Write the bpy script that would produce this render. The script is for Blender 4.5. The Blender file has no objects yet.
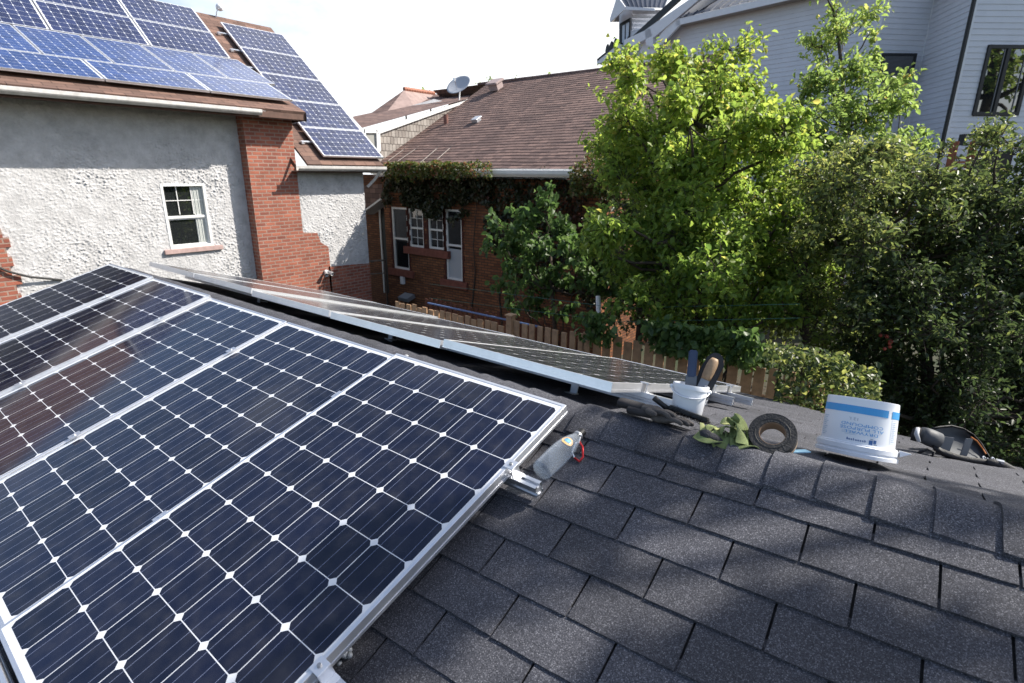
import bpy, bmesh, math, random
import numpy as np
from mathutils import Vector, Matrix, noise
R = math.radians
random.seed(7); rng = np.random.default_rng(7)
scn = bpy.context.scene
COL = scn.collection

# ---------------------------------------------------------------- camera
F_PX, CX, CY = 550.0, 512.0, 341.5
W = np.array([[0.7808994, 0.6246197, 0.0068121], [0.1888748, -0.2257083, -0.9557103], [-0.5954179, 0.7476002, -0.2942304]])
CAM = np.array([2.01841, -1.62259, 4.2])
O = np.array([0, 0, 3.337894])                     # first cell corner of the nearest panel
NRM = np.array([0, -0.289447, 0.957194]); VD = np.array([0, -0.957194, -0.289447])
cd = bpy.data.cameras.new('camera'); cam = bpy.data.objects.new('camera', cd); COL.objects.link(cam)
M = Matrix.Identity(4)
for i in range(3):
    M[i][0], M[i][1], M[i][2], M[i][3] = W[0][i], -W[1][i], -W[2][i], CAM[i]
cam.matrix_world = M
cd.sensor_width = 36; cd.lens = F_PX / 1024 * 36; cd.clip_end = 2000; cd.clip_start = .05
cd.dof.use_dof = True; cd.dof.focus_distance = 2.7; cd.dof.aperture_fstop = 4.5
scn.camera = cam

# ---------------------------------------------------------------- world, sun, exposure
SUN = Vector((1.0, 1.2, 1.42)).normalized()
wld = bpy.data.worlds.new('World'); scn.world = wld; wld.use_nodes = True
nt = wld.node_tree; nt.nodes.clear()
wo = nt.nodes.new('ShaderNodeOutputWorld'); bg = nt.nodes.new('ShaderNodeBackground')
sky = nt.nodes.new('ShaderNodeTexSky'); sky.sky_type = 'NISHITA'; sky.sun_disc = False
sky.sun_elevation = math.asin(SUN.z); sky.sun_rotation = math.atan2(SUN.x, SUN.y)
sky.air_density = 1.0; sky.dust_density = 1.5; sky.ozone_density = 1.0
tc = nt.nodes.new('ShaderNodeTexCoord'); mp = nt.nodes.new('ShaderNodeMapping'); mp.inputs['Scale'].default_value = (1.0, 1.0, 2.2)
nz = nt.nodes.new('ShaderNodeTexNoise'); nz.inputs['Scale'].default_value = 1.6; nz.inputs['Detail'].default_value = 7; nz.inputs['Roughness'].default_value = .6
rmp = nt.nodes.new('ShaderNodeValToRGB'); rmp.color_ramp.elements[0].position = .40; rmp.color_ramp.elements[1].position = .66
# bright haze and cloud sit low over the middle of the view, clear blue stands higher and further left
dp_ = nt.nodes.new('ShaderNodeVectorMath'); dp_.operation = 'DOT_PRODUCT'; dp_.inputs[1].default_value = tuple(Vector((-.25, .95, .22)).normalized())
mr = nt.nodes.new('ShaderNodeMapRange'); mr.inputs['From Min'].default_value = .55; mr.inputs['From Max'].default_value = .95; mr.inputs['To Min'].default_value = -.12; mr.inputs['To Max'].default_value = .33
ad_ = nt.nodes.new('ShaderNodeMath'); ad_.operation = 'ADD'
mx = nt.nodes.new('ShaderNodeMix'); mx.data_type = 'RGBA'
mx.inputs['B'].default_value = (6.8, 6.95, 7.15, 1)
nt.links.new(tc.outputs['Generated'], mp.inputs['Vector']); nt.links.new(mp.outputs[0], nz.inputs['Vector'])
nt.links.new(tc.outputs['Generated'], dp_.inputs[0]); nt.links.new(dp_.outputs['Value'], mr.inputs['Value'])
nt.links.new(nz.outputs['Fac'], ad_.inputs[0]); nt.links.new(mr.outputs[0], ad_.inputs[1]); nt.links.new(ad_.outputs[0], rmp.inputs['Fac'])
nt.links.new(rmp.outputs['Color'], mx.inputs['Factor'])
nt.links.new(sky.outputs[0], mx.inputs['A']); nt.links.new(mx.outputs['Result'], bg.inputs['Color'])
bg.inputs['Strength'].default_value = .115
nt.links.new(bg.outputs[0], wo.inputs[0])
sl = bpy.data.lights.new('sun', 'SUN'); sl.energy = 4.9; sl.angle = R(.55); sl.color = (1.0, .94, .84)
so = bpy.data.objects.new('sun', sl); COL.objects.link(so); so.rotation_euler = SUN.to_track_quat('Z', 'Y').to_euler()
scn.view_settings.view_transform = 'Standard'; scn.view_settings.look = 'None'
scn.view_settings.exposure = .82; scn.view_settings.gamma = 1.0; scn.view_settings.use_curve_mapping = False
scn.cycles.max_bounces = 8; scn.cycles.transparent_max_bounces = 12

# ---------------------------------------------------------------- helpers
def ray(x, y):
    return W.T @ np.array([(x - CX) / F_PX, (y - CY) / F_PX, 1.0])
def onp(x, y, n, p0):
    d = ray(x, y); n = np.asarray(n, float); return CAM + d * ((np.asarray(p0, float) - CAM) @ n / (d @ n))
def onx(x, y, X): return onp(x, y, (1, 0, 0), (X, 0, 0))
def ony(x, y, Y): return onp(x, y, (0, 1, 0), (0, Y, 0))
def at(x, y, z): return CAM + ray(x, y) * z
def unit(v): v = np.asarray(v, float); return v / np.linalg.norm(v)
def camdir(a, b, c): return W.T @ unit((a, b, c))

class MB:
    def __init__(s): s.v = []; s.f = []; s.uv = {}; s.t = []
    def add(s, vs, fs):
        o = len(s.v); s.v += [tuple(float(c) for c in v) for v in vs]; s.f += [tuple(i + o for i in f) for f in fs]; return s
    def quad(s, a, b, c, d): return s.add([a, b, c, d], [(0, 1, 2, 3)])
    def poly(s, *p): return s.add(p, [tuple(range(len(p)))])
    def box(s, c, sz, ax=None):
        c = np.asarray(c, float); A = np.eye(3) if ax is None else np.array([unit(a) for a in ax])
        h = np.asarray(sz, float) / 2; vs = []
        for i in (-1, 1):
            for j in (-1, 1):
                for k in (-1, 1): vs.append(c + A[0] * i * h[0] + A[1] * j * h[1] + A[2] * k * h[2])
        return s.add(vs, [(0, 1, 3, 2), (4, 6, 7, 5), (0, 4, 5, 1), (2, 3, 7, 6), (0, 2, 6, 4), (1, 5, 7, 3)])
    def bx(s, a, b):
        a = np.asarray(a, float); b = np.asarray(b, float); return s.box((a + b) / 2, np.abs(b - a))
    def ngon_prism(s, pts, off):
        n = len(pts); off = np.asarray(off, float); P = [np.asarray(p, float) for p in pts]
        return s.add(P + [p + off for p in P], [tuple(range(n))[::-1], tuple(range(n, 2 * n))] + [(i, (i + 1) % n, n + (i + 1) % n, n + i) for i in range(n)])
    def tube(s, pts, r, n=8, cap=True):
        P = [np.asarray(p, float) for p in pts]; rr = r if hasattr(r, '__len__') else [r] * len(P)
        vs = []; fs = []; ref = None
        for i, p in enumerate(P):
            d = unit(P[min(i + 1, len(P) - 1)] - P[max(i - 1, 0)])
            if ref is None: ref = np.array([0, 0, 1.]) if abs(d[2]) < .9 else np.array([1., 0, 0])
            u = unit(np.cross(d, ref)); w = np.cross(u, d); ref = w
            for k in range(n):
                a = 2 * math.pi * k / n; vs.append(p + (u * math.cos(a) + w * math.sin(a)) * rr[i])
        for i in range(len(P) - 1):
            for k in range(n):
                fs.append((i * n + k, i * n + (k + 1) % n, (i + 1) * n + (k + 1) % n, (i + 1) * n + k))
        if cap: fs += [tuple(range(n)), tuple(range((len(P) - 1) * n, len(P) * n))[::-1]]
        return s.add(vs, fs)
    def lathe(s, prof, o, axis, n=32, xdir=None, closed=False):
        o = np.asarray(o, float); a = unit(axis); u = unit(np.cross(a, (0, 0, 1) if abs(a[2]) < .9 else (1, 0, 0))) if xdir is None else unit(xdir - a * (np.dot(xdir, a)))
        w = np.cross(a, u); vs = []; fs = []
        for r, h in prof:
            for k in range(n):
                t = 2 * math.pi * k / n; vs.append(o + a * h + (u * math.cos(t) + w * math.sin(t)) * r)
        m = len(prof)
        for i in range(m if closed else m - 1):
            j = (i + 1) % m
            for k in range(n): fs.append((i * n + k, i * n + (k + 1) % n, j * n + (k + 1) % n, j * n + k))
        return s.add(vs, fs)
    def sphere(s, c, r, n=12, sc=(1, 1, 1)):
        prof = [(math.sin(math.pi * i / n) * 1, -math.cos(math.pi * i / n)) for i in range(n + 1)]
        c = np.asarray(c, float); vs = []; fs = []
        for a, h in prof:
            for k in range(2 * n):
                t = math.pi * k / n; vs.append(c + np.array([math.cos(t) * a * sc[0], math.sin(t) * a * sc[1], h * sc[2]]) * r)
        for i in range(n):
            for k in range(2 * n): fs.append((i * 2 * n + k, i * 2 * n + (k + 1) % (2 * n), (i + 1) * 2 * n + (k + 1) % (2 * n), (i + 1) * 2 * n + k))
        return s.add(vs, fs)

def finish(me, smooth=False, uv=True):
    bm = bmesh.new(); bm.from_mesh(me); bmesh.ops.remove_doubles(bm, verts=bm.verts, dist=1e-6)
    bmesh.ops.dissolve_degenerate(bm, edges=bm.edges, dist=1e-7)
    if smooth: bmesh.ops.recalc_face_normals(bm, faces=bm.faces)
    if uv:
        L = bm.loops.layers.uv.new('UVMap')
        for f in bm.faces:
            n = f.normal; t = Vector((0, 0, 1)).cross(n)
            t = Vector((1, 0, 0)) if t.length < .02 else t.normalized()
            if abs(t.x) > abs(t.y):
                if t.x < 0: t = -t
            elif t.y < 0: t = -t
            b = n.cross(t)
            if b.z < 0: b = -b
            for l in f.loops: l[L].uv = (l.vert.co.dot(t), l.vert.co.dot(b))
        if smooth:
            for f in bm.faces: f.smooth = True
    bm.to_mesh(me); bm.free()

def tag(o, label=None, cat=None, group=None, kind=None):
    for k, v in (('label', label), ('category', cat), ('group', group), ('kind', kind)):
        if v: o[k] = v
    return o
def put(name, mesh, parent=None):
    o = bpy.data.objects.new(name, mesh); COL.objects.link(o)
    if parent is not None: o.parent = parent
    return o
WORLD0 = {}
def root(name, loc, label, cat, group=None, mat=None):
    o = bpy.data.objects.new(name, None); COL.objects.link(o); o.empty_display_size = .1
    m = Matrix.Translation(Vector([float(c) for c in loc])) if mat is None else mat
    o.matrix_world = m; WORLD0[o.name] = m.copy(); return tag(o, label, cat, group)
def mesh(mb, mat, smooth=False, bevel=0, uv=True, name='mesh', seg=2):
    me = bpy.data.meshes.new(name); me.from_pydata(mb.v, [], mb.f); 
    finish(me, smooth, uv)
    if bevel:
        bm = bmesh.new(); bm.from_mesh(me); bmesh.ops.recalc_face_normals(bm, faces=bm.faces)
        es = [e for e in bm.edges if len(e.link_faces) == 2 and e.calc_face_angle(0) > .5]
        bmesh.ops.bevel(bm, geom=es, offset=bevel, segments=seg, affect='EDGES', clamp_overlap=True); bm.to_mesh(me); bm.free()
    me.materials.append(mat); return me
def autosmooth(me, ang=40):
    for p in me.polygons: p.use_smooth = True
    me.set_sharp_from_angle(angle=R(ang))
def part(name, mb, mat, parent=None, smooth=False, bevel=0, auto=0, seg=2):
    """mesh given in world coordinates, re-expressed in the frame of its thing"""
    me = mesh(mb, mat, smooth, bevel, name=name, seg=seg)
    if parent is not None:
        p = parent; m = Matrix.Identity(4)
        while p is not None:
            m = WORLD0.get(p.name, Matrix.Identity(4)) @ m if p.name in WORLD0 else m
            p = p.parent
        me.transform(m.inverted())
    if auto: autosmooth(me, auto)
    return put(name, me, parent)

# ---------------------------------------------------------------- materials
def pm(name, col, rough=.6, metal=0, spec=.5, noise_amt=0, nscale=8, bump=0, bscale=60, coat=0, trans=0, ior=1.45, alpha=1, bdist=.01, detail=5):
    m = bpy.data.materials.new(name); m.use_nodes = True; t = m.node_tree; b = t.nodes['Principled BSDF']
    b.inputs['Base Color'].default_value = (*col, 1); b.inputs['Roughness'].default_value = rough; b.inputs['Metallic'].default_value = metal
    b.inputs['Specular IOR Level'].default_value = spec; b.inputs['IOR'].default_value = ior
    b.inputs['Coat Weight'].default_value = coat; b.inputs['Transmission Weight'].default_value = trans; b.inputs['Alpha'].default_value = alpha
    co = t.nodes.new('ShaderNodeTexCoord')
    if noise_amt:
        n = t.nodes.new('ShaderNodeTexNoise'); n.inputs['Scale'].default_value = nscale; n.inputs['Detail'].default_value = detail; n.inputs['Roughness'].default_value = .65
        t.links.new(co.outputs['Object'], n.inputs['Vector'])
        r = t.nodes.new('ShaderNodeValToRGB'); r.color_ramp.elements[0].position = .3; r.color_ramp.elements[1].position = .7
        r.color_ramp.elements[0].color = (*[c * (1 - noise_amt) for c in col], 1); r.color_ramp.elements[1].color = (*[min(1, c * (1 + noise_amt)) for c in col], 1)
        t.links.new(n.outputs['Fac'], r.inputs['Fac']); t.links.new(r.outputs['Color'], b.inputs['Base Color'])
    if bump:
        n2 = t.nodes.new('ShaderNodeTexNoise'); n2.inputs['Scale'].default_value = bscale; n2.inputs['Detail'].default_value = 4
        t.links.new(co.outputs['Object'], n2.inputs['Vector'])
        bp = t.nodes.new('ShaderNodeBump'); bp.inputs['Strength'].default_value = bump; bp.inputs['Distance'].default_value = bdist
        t.links.new(n2.outputs['Fac'], bp.inputs['Height']); t.links.new(bp.outputs['Normal'], b.inputs['Normal'])
    return m
def N(t, k, **kw):
    n = t.nodes.new(k)
    for a, v in kw.items(): setattr(n, a, v)
    return n
def mth(t, op, a, b=None, c=None):
    n = t.nodes.new('ShaderNodeMath'); n.operation = op
    for i, x in enumerate((a, b, c)):
        if x is None: continue
        if isinstance(x, (int, float)): n.inputs[i].default_value = x
        else: t.links.new(x, n.inputs[i])
    return n.outputs[0]
def mixc(t, fac, a, b):
    n = t.nodes.new('ShaderNodeMix'); n.data_type = 'RGBA'
    for k, x in (('Factor', fac), ('A', a), ('B', b)):
        if isinstance(x, (int, float)): n.inputs[k].default_value = x
        elif isinstance(x, tuple): n.inputs[k].default_value = (*x, 1)
        else: t.links.new(x, n.inputs[k])
    return n.outputs['Result']

def cell_mat(name, cell, back, rough=.07, spec=.5, rows=10, line=(.20, .235, .36)):
    m = bpy.data.materials.new(name); m.use_nodes = True; t = m.node_tree; b = t.nodes['Principled BSDF']
    uv = N(t, 'ShaderNodeUVMap'); uv.uv_map = 'UVMap'; sp = N(t, 'ShaderNodeSeparateXYZ'); t.links.new(uv.outputs[0], sp.inputs[0])
    u, v = sp.outputs[0], sp.outputs[1]
    fu = mth(t, 'SUBTRACT', mth(t, 'FRACT', u), .5); fv = mth(t, 'SUBTRACT', mth(t, 'FRACT', v), .5)
    au, av = mth(t, 'ABSOLUTE', fu), mth(t, 'ABSOLUTE', fv)
    inside = mth(t, 'MULTIPLY', mth(t, 'LESS_THAN', au, .4915), mth(t, 'LESS_THAN', av, .4915))
    ch = mth(t, 'LESS_THAN', mth(t, 'ADD', au, av), .8925)
    inu = mth(t, 'MULTIPLY', mth(t, 'GREATER_THAN', u, 0), mth(t, 'LESS_THAN', u, 6)); inv = mth(t, 'MULTIPLY', mth(t, 'GREATER_THAN', v, 0), mth(t, 'LESS_THAN', v, rows))
    c = mth(t, 'MULTIPLY', mth(t, 'MULTIPLY', inside, ch), mth(t, 'MULTIPLY', inu, inv))
    # three bus bars a cell, running along the panel
    bb = mth(t, 'ABSOLUTE', mth(t, 'SUBTRACT', mth(t, 'FRACT', mth(t, 'ADD', mth(t, 'MULTIPLY', fu, 3.06), .5)), .5))
    bus = mth(t, 'MULTIPLY', mth(t, 'LESS_THAN', bb, .0135), mth(t, 'LESS_THAN', au, .45))
    bus = mth(t, 'MULTIPLY', bus, mth(t, 'MULTIPLY', inu, inv))
    # every cell its own shade
    cu, cv = mth(t, 'FLOOR', u), mth(t, 'FLOOR', v); cmb = N(t, 'ShaderNodeCombineXYZ'); t.links.new(cu, cmb.inputs[0]); t.links.new(cv, cmb.inputs[1])
    oi = N(t, 'ShaderNodeObjectInfo'); t.links.new(oi.outputs['Random'], cmb.inputs[2])
    wn = N(t, 'ShaderNodeTexWhiteNoise'); t.links.new(cmb.outputs[0], wn.inputs['Vector'])
    cc = mixc(t, wn.outputs['Value'], tuple(x * .78 for x in cell), tuple(x * 1.25 for x in cell))
    cc = mixc(t, c, back, cc); cc = mixc(t, mth(t, 'MULTIPLY', bus, .75), cc, line)
    dn = N(t, 'ShaderNodeTexNoise'); dn.inputs['Scale'].default_value = 2.6; dn.inputs['Detail'].default_value = 8; t.links.new(uv.outputs[0], dn.inputs['Vector'])
    dust = mth(t, 'MULTIPLY', mth(t, 'POWER', dn.outputs['Fac'], 3.0), .14)
    cc = mixc(t, dust, cc, (.35, .33, .30))
    t.links.new(cc, b.inputs['Base Color'])
    t.links.new(mth(t, 'ADD', rough, mth(t, 'MULTIPLY', dn.outputs['Fac'], .05)), b.inputs['Roughness']); b.inputs['Specular IOR Level'].default_value = spec
    return m
CELL = cell_mat('solar_cells', (.0042, .0062, .020), (.62, .64, .68), rough=.05)
CELL_FAR = cell_mat('grey_solar_cells', (.03, .032, .04), (.62, .62, .62), rough=.13, spec=.5, rows=12)  # greyer, rougher cells used for the far array
CELL_BLUE = cell_mat('blue_solar_cells', (.025, .05, .16), (.7, .72, .76), rough=.12)
CELL_NAVY = cell_mat('navy_solar_cells', (.018, .026, .075), (.7, .72, .76), rough=.1)
ALU = pm('anodised_aluminium', (.78, .79, .82), .36, .85, noise_amt=.06, nscale=14)
ALU_D = pm('rail_aluminium', (.62, .64, .68), .4, .9, noise_amt=.12, nscale=20)
STEEL = pm('dull_steel', (.35, .36, .38), .45, .9, noise_amt=.2)
BLACK = pm('black_plastic', (.012, .012, .013), .45, noise_amt=.3)
BLKMET = pm('black_metal', (.02, .021, .024), .4, .2)
WHITEPL = pm('white_plastic', (.78, .79, .82), .35, noise_amt=.04, nscale=6)
WHITEP = pm('white_paint', (.74, .74, .73), .5, noise_amt=.06, nscale=5)
GLASS = pm('window_glass', (.016, .018, .02), .02, spec=.9, ior=1.75)

def shingle_mat(name, cols, gran=480, bump=.5, tint='t', patch=.3):
    m = bpy.data.materials.new(name); m.use_nodes = True; t = m.node_tree; b = t.nodes['Principled BSDF']
    co = N(t, 'ShaderNodeTexCoord'); vo = N(t, 'ShaderNodeTexVoronoi'); vo.inputs['Scale'].default_value = gran
    t.links.new(co.outputs['Object'], vo.inputs['Vector'])
    sp = N(t, 'ShaderNodeSeparateColor'); t.links.new(vo.outputs['Color'], sp.inputs[0])
    r = N(t, 'ShaderNodeValToRGB'); r.color_ramp.interpolation = 'LINEAR'
    el = r.color_ramp.elements; el[0].position = 0; el[0].color = (*cols[0], 1); el[1].position = 1; el[1].color = (*cols[3], 1)
    e = el.new(.5); e.color = (*cols[1], 1); e = el.new(.86); e.color = (*cols[2], 1)
    t.links.new(sp.outputs[0], r.inputs['Fac'])
    n = N(t, 'ShaderNodeTexNoise'); n.inputs['Scale'].default_value = 5; n.inputs['Detail'].default_value = 6; t.links.new(co.outputs['Object'], n.inputs['Vector'])
    at_ = N(t, 'ShaderNodeAttribute'); at_.attribute_name = tint
    k = mth(t, 'ADD', mth(t, 'MULTIPLY', n.outputs['Fac'], 2 * patch), mth(t, 'ADD', mth(t, 'MULTIPLY', at_.outputs['Fac'], .42), .80 - patch))
    mu = N(t, 'ShaderNodeVectorMath', operation='SCALE'); t.links.new(r.outputs['Color'], mu.inputs[0]); t.links.new(k, mu.inputs['Scale'])
    t.links.new(mu.outputs[0], b.inputs['Base Color']); b.inputs['Roughness'].default_value = .88; b.inputs['Specular IOR Level'].default_value = .3
    bp = N(t, 'ShaderNodeBump'); bp.inputs['Strength'].default_value = bump; bp.inputs['Distance'].default_value = .0015
    t.links.new(sp.outputs[1], bp.inputs['Height']); t.links.new(bp.outputs['Normal'], b.inputs['Normal'])
    return m
SHG = shingle_mat('charcoal_granules', [(.022, .023, .028), (.049, .050, .061), (.078, .079, .093), (.20, .20, .222)])
DECK = pm('roof_underlay', (.018, .018, .02), .9, noise_amt=.4, nscale=40, bump=.4, bscale=120)

def uvbrick(name, c1, c2, mortar, bw=.21, bh=.075, ms=.012, bias=0, bump=.6, rough=.85, noise_k=.35, sq=1, offset=.5):
    m = bpy.data.materials.new(name); m.use_nodes = True; t = m.node_tree; b = t.nodes['Principled BSDF']
    uv = N(t, 'ShaderNodeUVMap'); uv.uv_map = 'UVMap'; br = N(t, 'ShaderNodeTexBrick'); br.offset = offset
    br.inputs['Color1'].default_value = (*c1, 1); br.inputs['Color2'].default_value = (*c2, 1); br.inputs['Mortar'].default_value = (*mortar, 1)
    br.inputs['Scale'].default_value = 1; br.inputs['Mortar Size'].default_value = ms; br.inputs['Brick Width'].default_value = bw; br.inputs['Row Height'].default_value = bh
    br.inputs['Bias'].default_value = bias; br.inputs['Mortar Smooth'].default_value = .2
    nz_ = N(t, 'ShaderNodeTexNoise'); nz_.inputs['Scale'].default_value = 3.5; nz_.inputs['Detail'].default_value = 7; t.links.new(uv.outputs[0], nz_.inputs['Vector'])
    wob = N(t, 'ShaderNodeVectorMath', operation='MULTIPLY_ADD'); wob.inputs[1].default_value = (.012, .012, 0)
    n3 = N(t, 'ShaderNodeTexNoise'); n3.inputs['Scale'].default_value = 9; t.links.new(uv.outputs[0], n3.inputs['Vector'])
    t.links.new(n3.outputs['Color'], wob.inputs[0]); t.links.new(uv.outputs[0], wob.inputs[2]); t.links.new(wob.outputs[0], br.inputs['Vector'])
    k = mth(t, 'ADD', mth(t, 'MULTIPLY', nz_.outputs['Fac'], 2 * noise_k), 1 - noise_k)
    mu = N(t, 'ShaderNodeVectorMath', operation='SCALE'); t.links.new(br.outputs['Color'], mu.inputs[0]); t.links.new(k, mu.inputs['Scale'])
    t.links.new(mu.outputs[0], b.inputs['Base Color']); b.inputs['Roughness'].default_value = rough; b.inputs['Specular IOR Level'].default_value = .25
    n2 = N(t, 'ShaderNodeTexNoise'); n2.inputs['Scale'].default_value = 60; t.links.new(uv.outputs[0], n2.inputs['Vector'])
    h = mth(t, 'ADD', mth(t, 'MULTIPLY', mth(t, 'SUBTRACT', 1, br.outputs['Fac']), 1), mth(t, 'MULTIPLY', n2.outputs['Fac'], .35))
    bp = N(t, 'ShaderNodeBump'); bp.inputs['Strength'].default_value = bump; bp.inputs['Distance'].default_value = .012
    t.links.new(h, bp.inputs['Height']); t.links.new(bp.outputs['Normal'], b.inputs['Normal'])
    return m
BRICK_O = uvbrick('orange_red_brick', (.37, .125, .08), (.22, .075, .055), (.30, .21, .17))
BRICK_B = uvbrick('brown_brick', (.27, .11, .05), (.15, .058, .03), (.085, .05, .035), bh=.07)
SH_BRN = uvbrick('brown_roof_shingles', (.22, .145, .125), (.115, .078, .072), (.05, .035, .032), bw=.28, bh=.143, ms=.006, bump=.5, noise_k=.3)
SH_RED = uvbrick('reddish_roof_shingles', (.19, .115, .09), (.12, .075, .062), (.05, .032, .03), bw=.3, bh=.143, ms=.006, bump=.4)
SH_FLAT = pm('faded_roof_felt', (.30, .22, .20), .9, noise_amt=.2, nscale=4)
SHAKE = uvbrick('weathered_cedar_shakes', (.36, .33, .30), (.24, .21, .19), (.06, .05, .045), bw=.13, bh=.19, ms=.008, bump=.8, noise_k=.5)
STUCCO = pm('roughcast_stucco', (.50, .495, .50), .95, spec=.2, noise_amt=.2, nscale=5, bump=.6, bscale=60, bdist=.012, detail=9)
SOFFIT = pm('brown_fascia_wood', (.11, .06, .045), .7, noise_amt=.3)
GUTTER = pm('pale_gutter_metal', (.6, .58, .56), .45, .3, noise_amt=.2, nscale=7)
STONE = pm('red_stone_sill', (.20, .07, .05), .85, noise_amt=.25, bump=.3)
SIDING = pm('white_vinyl_siding', (.58, .60, .66), .5, noise_amt=.05, nscale=2)
SIDTRIM = pm('white_trim', (.68, .70, .75), .5, noise_amt=.04)
ROOFMET = pm('grey_standing_seam_metal', (.10, .112, .145), .5, .1, noise_amt=.1)
DECKW = pm('red_stained_wood', (.25, .085, .045), .7, noise_amt=.35, nscale=14)
PICKET = pm('tan_stained_picket', (.46, .28, .16), .8, noise_amt=.3, nscale=9, bump=.3, bscale=40)
PICKET_R = pm('dark_red_picket', (.10, .035, .022), .8, noise_amt=.3, nscale=9)
BARK = pm('grey_brown_bark', (.06, .046, .036), .95, noise_amt=.4, nscale=25, bump=.8, bscale=40, bdist=.02)
def ground_mat():
    m = bpy.data.materials.new('yard_soil_and_grass'); m.use_nodes = True; t = m.node_tree; b = t.nodes['Principled BSDF']
    co = N(t, 'ShaderNodeTexCoord'); n = N(t, 'ShaderNodeTexNoise'); n.inputs['Scale'].default_value = .7; n.inputs['Detail'].default_value = 9
    t.links.new(co.outputs['Object'], n.inputs['Vector']); r = N(t, 'ShaderNodeValToRGB')
    r.color_ramp.elements[0].position = .38; r.color_ramp.elements[0].color = (.022, .036, .012, 1); r.color_ramp.elements[1].position = .65; r.color_ramp.elements[1].color = (.055, .044, .030, 1)
    t.links.new(n.outputs['Fac'], r.inputs['Fac']); t.links.new(r.outputs['Color'], b.inputs['Base Color']); b.inputs['Roughness'].default_value = .95
    return m
def leaf_mat(name, stops, trans=.45, rough=.45):
    m = bpy.data.materials.new(name); m.use_nodes = True; t = m.node_tree; b = t.nodes['Principled BSDF']; out = t.nodes['Material Output']
    a = N(t, 'ShaderNodeAttribute'); a.attribute_name = 't'; r = N(t, 'ShaderNodeValToRGB'); el = r.color_ramp.elements
    el[0].position = stops[0][0]; el[0].color = (*stops[0][1], 1); el[1].position = stops[-1][0]; el[1].color = (*stops[-1][1], 1)
    for p, c in stops[1:-1]: e = el.new(p); e.color = (*c, 1)
    t.links.new(a.outputs['Fac'], r.inputs['Fac']); t.links.new(r.outputs['Color'], b.inputs['Base Color'])
    b.inputs['Roughness'].default_value = rough; b.inputs['Specular IOR Level'].default_value = .45
    tr = N(t, 'ShaderNodeBsdfTranslucent'); hs = N(t, 'ShaderNodeHueSaturation'); hs.inputs['Hue'].default_value = .49; hs.inputs['Saturation'].default_value = 1.0; hs.inputs['Value'].default_value = 2.0
    t.links.new(r.outputs['Color'], hs.inputs['Color']); t.links.new(hs.outputs[0], tr.inputs['Color'])
    mxs = N(t, 'ShaderNodeMixShader'); mxs.inputs[0].default_value = trans
    t.links.new(b.outputs[0], mxs.inputs[1]); t.links.new(tr.outputs[0], mxs.inputs[2]); t.links.new(mxs.outputs[0], out.inputs[0])
    return m

# ---------------------------------------------------------------- ground
g = MB()
gs = [-600, -80, -30, -12, 0, 12, 30, 80, 600]
for i in range(8):
    for j in range(8): g.quad((gs[i], gs[j], 0), (gs[i + 1], gs[j], 0), (gs[i + 1], gs[j + 1], 0), (gs[i], gs[j + 1], 0))
tag(part('ground', g, ground_mat()), kind='structure')

# ---------------------------------------------------------------- near garage roof
n0 = unit((-0.015546, -0.309938, 0.950630)); xs = unit((0.99848, 0.045469, 0.031153)); ys = np.cross(n0, xs); P0 = np.array([0, .036863, 3.215989])
ROW0, EXPO, TAB = -.42534, .14303, .305
YA = .085                                          # apex of the ridge above the course datum
APEX = P0 + ys * YA
fa = R(17.5)
yh = unit(np.cross((0, 0, 1), xs)); yf = yh * math.cos(fa) - np.array([0, 0, 1]) * math.sin(fa); yf = unit(yf - xs * (yf @ xs)); nf = np.cross(xs, yf)
def bend(p):                                       # left of the joint the ridge runs dead level, right of it it lifts a little
    p = np.array(p, float); d = .9 - p[0]
    if d > 0: p[1] += .0455 * d; p[2] += .0312 * d
    return p
def near(x, y, h=0): return bend(P0 + xs * x + ys * y + n0 * h)
def far(x, y, h=0): return bend(APEX + xs * x + yf * y + nf * h)
def shingles(fn, rows, ext, phase, tabw, sgn, thick=.0078, slot=.007):
    """rows: list of (index, datum y); ext(y)->(xmin, xmax); sgn: +1 courses climb with y, -1 the other way"""
    mb = MB(); ts = []
    for k, y in rows:
        a, b = ext(y); ph = phase(k); i0 = math.floor((a - ph) / tabw)
        x = ph + i0 * tabw
        while x < b:
            xa, xb = max(a, x + slot / 2), min(b, x + tabw - slot / 2); x += tabw
            if xb - xa < .01: continue
            nseg = max(2, int((xb - xa) / .035)); jt = random.uniform(-.0015, .0015); yy = y + random.uniform(-.0015, .0015)
            low = []; 
            for q in range(nseg + 1):
                xx = xa + (xb - xa) * q / nseg
                w = noise.noise((xx * 9, y * 13, 2.3)) * .0022 + random.uniform(-.0009, .0009)
                low.append((xx, yy + w * sgn, thick + jt + random.uniform(-.0004, .0006) + max(0, noise.noise((xx * 4, y * 7, 9.))) * .003))
            top = [(p[0], y + sgn * (EXPO + .035), .0005) for p in low]
            base = len(mb.v); f0 = len(mb.f)
            vs = [fn(*p) for p in low] + [fn(*p) for p in top] + [fn(p[0], p[1], -.003) for p in low]
            m_ = nseg + 1; fs = []
            for q in range(nseg):
                if sgn > 0: fs += [(q, q + 1, m_ + q + 1, m_ + q), (2 * m_ + q, 2 * m_ + q + 1, q + 1, q)]
                else: fs += [(q + 1, q, m_ + q, m_ + q + 1), (2 * m_ + q + 1, 2 * m_ + q, q, q + 1)]
            fs += [(0, m_, 2 * m_), (m_ - 1, 3 * m_ - 1, 2 * m_ - 1)]
            mb.add(vs, fs); ts += [random.random()] * (len(mb.f) - f0)
    return mb, ts
def with_t(mb, ts, mat, name):
    me = bpy.data.meshes.new(name); me.from_pydata(mb.v, [], mb.f); a = me.attributes.new('t', 'FLOAT', 'FACE'); a.data.foreach_set('value', np.array(ts, np.float32))
    me.materials.append(mat); me.update(); return me
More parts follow.
